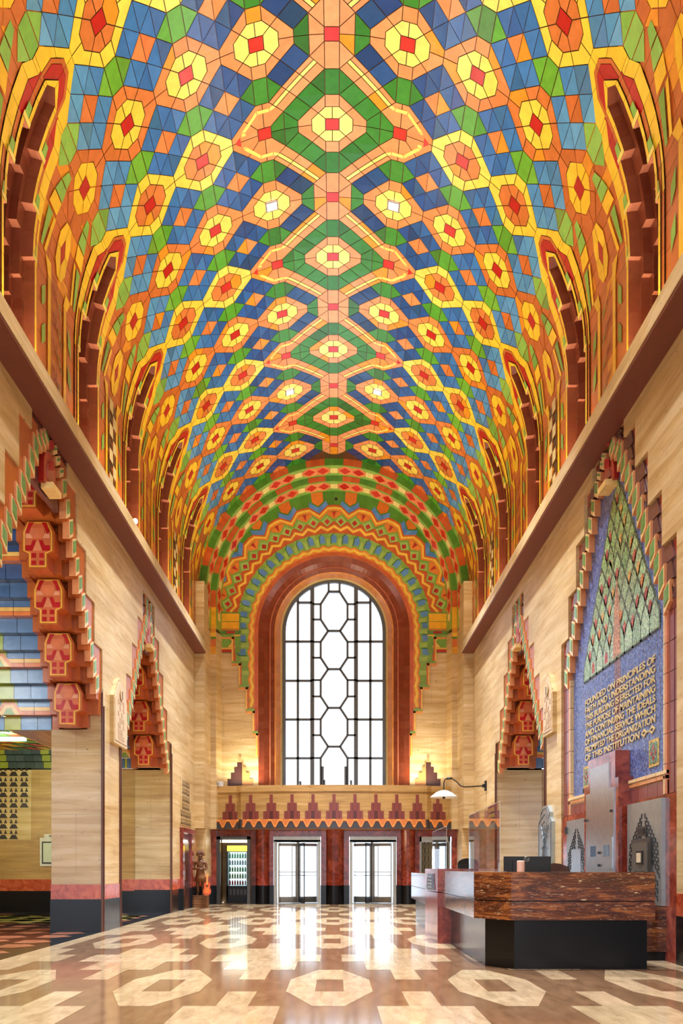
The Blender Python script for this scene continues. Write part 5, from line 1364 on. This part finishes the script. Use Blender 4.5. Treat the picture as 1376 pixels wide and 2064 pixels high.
# ---------------------------------------------------------------- reception desk
dk = thing('reception_desk', 'L-shaped red travertine reception desk on black base, right foreground', 'desk', (2.9, 13, 0))
def Lp(o):   # outline of the near wing, shrunk by o
    return [(1.87+o, 15.06), (1.88+o, 11.60+o*.45), (2.27+o*.45, 11.10+o), (4.08-o*.3, 11.10+o), (4.08-o*.3, 11.95), (2.75, 11.95), (2.65, 12.3), (2.65, 15.06)]
zf = lambda u, v, d: (u, v, d)
m = MB(); m.prism(Lp(0), zf, .878, 1.237); m.build('counter_band', DESKM, dk)
m = MB(); m.prism(Lp(.0), zf, .633, .864); m.build('lower_band', DESKM, dk)
m = MB(); m.prism(Lp(.02), zf, .860, .882); m.build('groove', BLACK, dk)
m = MB(); m.prism(Lp(.16), zf, 0, .633); m.build('black_base', BLACK, dk)
m = MB(); m.prism([(1.72, 16.36), (1.80, 15.05), (2.5, 15.05), (2.5, 16.36)], zf, .88, 1.272); m.prism([(1.72, 16.36), (1.80, 15.05), (2.5, 15.05), (2.5, 16.36)], zf, 0, .866); pl = m.build('marble_pillar', REDM, dk)
m = MB(); far = [(1.88, 16.36), (1.90, 21.5), (2.6, 21.5), (2.6, 16.36)]
m.prism(far, zf, .86, 1.17); m.prism(far, zf, .55, .848); m.build('far_counter', DESKM, dk)
m = MB(); m.prism([(2.0, 16.36), (2.0, 21.4), (2.5, 21.4), (2.5, 16.36)], zf, 0, .55); m.prism([(1.9, 16.4), (1.92, 21.45), (2.58, 21.45), (2.58, 16.4)], zf, .845, .862); m.build('far_base', BLACK, dk)
m = MB(); m.box(2.66, 4.0, 11.96, 12.7, .72, .76); m.box(2.66, 3.2, 12.7, 15.0, .72, .76); m.box(3.95, 4.0, 11.96, 12.7, 0, .72); m.build('worktop', WOODC, dk)
t = thing('stepped_plaque', 'blue-grey stepped metal plaque on end pillar of the desk', 'plaque', (1.75, 15.7, .9))
def pfn(u, v, d): return (1.80-(u-15.05)*.061-d, u, v)
so = [(15.35, .9), (16.1, .9), (16.1, 1.0), (16.06, 1.0), (16.06, 1.13), (16.0, 1.13), (16.0, 1.19), (15.45, 1.19), (15.45, 1.13), (15.40, 1.13), (15.40, 1.0), (15.35, 1.0)]
m = MB(); m.plate(so, pfn, 0, .02, (110, 124, 142)); m.build('plate', SATIN, t); m = MB(); m.plate(inset(so, .035), pfn, .015, .026, (84, 98, 120)); m.build('inner_relief', SATIN, t)
for k, z in enumerate((1.13, 1.07, 1.01, .95)):
    m = MB(); m.plate([(15.5, z-.012), (15.95, z-.012), (15.95, z+.012), (15.5, z+.012)], pfn, .02, .03, (150, 164, 180)); m.build('raised_line', SATIN, t)
def shield(label, p0, p1, z0, h):
    t = thing('acrylic_shield', label, 'shield', ((p0[0]+p1[0])/2, (p0[1]+p1[1])/2, z0), 'clear acrylic shields on the desk')
    d = Vector((p1[0]-p0[0], p1[1]-p0[1], 0)).normalized(); n_ = Vector((-d.y, d.x, 0))*.003
    m = MB(); pl = [(p0[0]+n_.x, p0[1]+n_.y), (p1[0]+n_.x, p1[1]+n_.y), (p1[0]-n_.x, p1[1]-n_.y), (p0[0]-n_.x, p0[1]-n_.y)]
    m.prism(pl, zf, z0+.004, z0+h); m.build('sheet', PLEXI, t)
    m = MB()
    for p in (p0, p1):
        q = Vector((p[0], p[1], 0))+d*(.06 if p == p0 else -.06); m.box(q.x-.09, q.x+.09, q.y-.012, q.y+.012, z0, z0+.012); m.box(q.x-.007, q.x+.007, q.y-.01, q.y+.01, z0, z0+.12)
    m.build('foot', glassy('acrylic_foot', (236, 240, 242), .2), t)
    m = MB(); m.tube([(p0[0], p0[1], z0+h), (p1[0], p1[1], z0+h)], .004, 5); m.tube([(p0[0], p0[1], z0), (p0[0], p0[1], z0+h)], .004, 5); m.tube([(p1[0], p1[1], z0), (p1[0], p1[1], z0+h)], .004, 5)
    m.build('polished_edge', plain('acrylic_edge', (214, 224, 224), .2), t)
shield('tall clear acrylic shield on near part of the desk', (2.25, 11.75), (2.33, 15.0), 1.237, .94)
shield('clear acrylic shield on far part of the desk, behind the pillar', (2.36, 18.3), (2.40, 21.3), 1.17, .98)
t = thing('paper_tray', 'low white paper tray on far counter behind desk pillar', 'tray', (2.2, 17.1, 1.17))
m = MB(); m.box(2.05, 2.36, 16.9, 17.3, 1.17, 1.18); m.box(2.05, 2.06, 16.9, 17.3, 1.18, 1.25); m.box(2.35, 2.36, 16.9, 17.3, 1.18, 1.25); m.box(2.05, 2.36, 17.29, 17.3, 1.18, 1.25); m.box(2.05, 2.36, 16.9, 16.91, 1.18, 1.235); m.build('tray', WHITE, t)
m = MB(); m.box(2.07, 2.34, 16.92, 17.28, 1.18, 1.225, (238, 240, 238)); m.build('papers', SATIN, t)
t = thing('computer_monitor', 'black computer monitor seen from behind over the desk counter', 'monitor', (2.73, 12.35, .76))
m = MB(); m.prism([(2.40, 1.055), (3.06, 1.055), (3.06, 1.452), (2.40, 1.452)], lambda u, v, d: (u+.03, 12.42+d, v), 0, .03); m.prism([(2.52, 1.1), (2.94, 1.1), (2.94, 1.4), (2.52, 1.4)], lambda u, v, d: (u+.03, 12.39+d, v), 0, .035); m.build('screen_housing', BLKP, t)
m = MB(); m.box(2.72, 2.80, 12.38, 12.40, .775, 1.25); m.build('stand_neck', BLKP, t); m = MB(); m.box(2.67, 2.90, 12.25, 12.5, .76, .775); m.build('stand_foot', BLKP, t)
m = MB(); m.tube([(2.74+.036*cos(k*pi/10), 12.384, 1.415+.030*sin(k*pi/10)) for k in range(21)], .004, 5); m.build('ring_logo', ALU, t)
text_obj('DELL', .022, t, (2.74, 12.383, 1.408), ALU, ROT_BACK, ext=.001, name='logo_letters')
t = thing('candle_canister', 'pale pink cylindrical canister on the near desk counter before the monitor', 'canister', (2.475, 11.5, 1.237))
m = MB(); m.lathe([(0, 0), (.048, 0), (.05, .006), (.05, .132), (.047, .138)], (2.475, 11.5, 1.238), 28, (226, 190, 170)); m.build('body', SATIN, t, smooth=False)
m = MB(); m.lathe([(.05, .132), (.05, .142), (.042, .147), (0, .147)], (2.475, 11.5, 1.238), 28, (240, 214, 196)); m.build('lid', SATIN, t)
def office_chair(x, y, zt, label, col):
    t = thing('office_chair', label, 'chair', (x, y, 0), 'office chairs behind the desk'); mt = plain('chair_fabric_%d' % int(y), col, .7)
    m = MB(); bo = []
    for k in range(9):
        a = pi*k/8; bo.append((-.23*cos(a), zt-.12+.12*sin(a)))
    bo = [(-.21, .62)]+bo+[(.21, .62)]
    m.prism(bo, lambda u, v, d: (x+u, y+d+.05*(u/.23)**2, v), 0, .05); m.build('backrest', mt, t)
    m = MB(); m.prism([(-.24, -.25), (.24, -.25), (.25, .2), (-.25, .2)], lambda u, v, d: (x+u, y+.28+v, d), .44, .52); m.build('seat', mt, t)
    m = MB(); m.tube([(x, y+.25, .08), (x, y+.25, .44)], .03); m.build('gas_column', BLKP, t)
    m = MB(); m.box(x-.03, x+.03, y+.02, y+.1, .46, .7); m.build('back_bracket', BLKP, t)
    for k in range(5):
        a = 2*pi*k/5+.3; m = MB(); m.tube([(x, y+.25, .1), (x+.28*cos(a), y+.25+.28*sin(a), .07)], [.028, .018], 8); m.lathe([(0, 0), (.02, .005), (.025, .028), (.02, .05), (0, .055)], (x+.28*cos(a), y+.25+.28*sin(a), 0), 10); m.build('caster_leg', BLKP, t)
office_chair(2.98, 19.4, 1.50, 'dark high-backed office chair behind far counter, beside the acrylic shields', (26, 26, 30))
office_chair(3.34, 13.2, 1.36, 'office chair with brown back just right of the monitor', (112, 84, 76))

# ---------------------------------------------------------------- lamps of the hall
for m_, rows in (('s', (-28, 0, 14, 42)),):
    pass
lamp0 = None
for d, side, lab in ((14, -1, 'left lamp of nearer pair of recessed lights in tiled vault'), (14, 1, 'right lamp of nearer pair of recessed lights in tiled vault'),
                     (42, -1, 'left lamp of farther pair of recessed lights in tiled vault'), (42, 1, 'right lamp of farther pair of recessed lights in tiled vault'), (-14, -1, None), (-14, 1, None), (-42, -1, None), (-42, 1, None)):
    i = 5*side; c = Vector(V(i, d)); th = radians(3.2*i); nrm = Vector((-sin(th), 0, -cos(th))); tx = Vector((cos(th), 0, -sin(th)))
    if lab:
        t = thing('recessed_spotlight', lab, 'spotlight', tuple(c), 'recessed spotlights in the vault')
        P = lambda u, v, h: tuple(c+tx*u+Vector((0, 1, 0))*v+nrm*h)
        m = MB(); q = .135; p = .10
        for a, b_ in (((-q, -q), (q, -q)), ((q, -q), (q, q)), ((q, q), (-q, q)), ((-q, q), (-q, -q))):
            k = p/q; m.face([P(a[0], a[1], .02), P(b_[0], b_[1], .02), P(b_[0]*k, b_[1]*k, .03), P(a[0]*k, a[1]*k, .03)], (220, 190, 140))
        m.build('rim', ALU, t); m = MB(); m.face([P(-p, -p, .024), P(p, -p, .024), P(p, p, .024), P(-p, p, .024)]); m.build('lens', LAMP, t)
    l = area_light('spot_beam', tuple(c+nrm*.06), (0, 0, 0), .3, .3, SPOT_W*(1.2 if d > 0 else .55), (.92, .97, 1.06), None, radians(75))
for s in (-1, 1):
    for k, d in enumerate(WIN_ROWS):
        y = Y0+d*T
        area_light('sill_glow', (s*4.40, y, ZC1), (0, s*radians(180+12), 0), .1, 1.3, SILL_W, (1, .78, .46))
        nm = ['first', 'second', 'third', 'fourth', 'fifth', 'sixth', 'seventh'][k]
        o = area_light('cove_glow', (s*4.40, y, ZC1-.02), (0, s*radians(180-36), 0), .12, 2.0, COVE_W, (.98, .97, .95), None, radians(120))
for s in (-1, 1):
    area_light('balcony_uplight', (s*2.95, 30.72, 4.14), (radians(180-14), 0, 0), 1.3, .12, BALC_W, (1, .88, .66), None, radians(130))
t = thing('bare_bulb', 'brilliant small uplight shining over left cornice below the side windows', 'lamp', (-4.33, 19.4, 8.7))
m = MB(); m.tube([(-4.34, 19.4, 8.62), (-4.34, 19.4, 8.84)], .02); m.build('stem', IRON, t); m = MB(); m.lathe([(0, 0), (.04, .02), (.055, .06), (.04, .10), (0, .12)], (-4.34, 19.4, 8.84), 14); m.build('bulb', emis('bulb_glow', (255, 236, 200), 60), t)
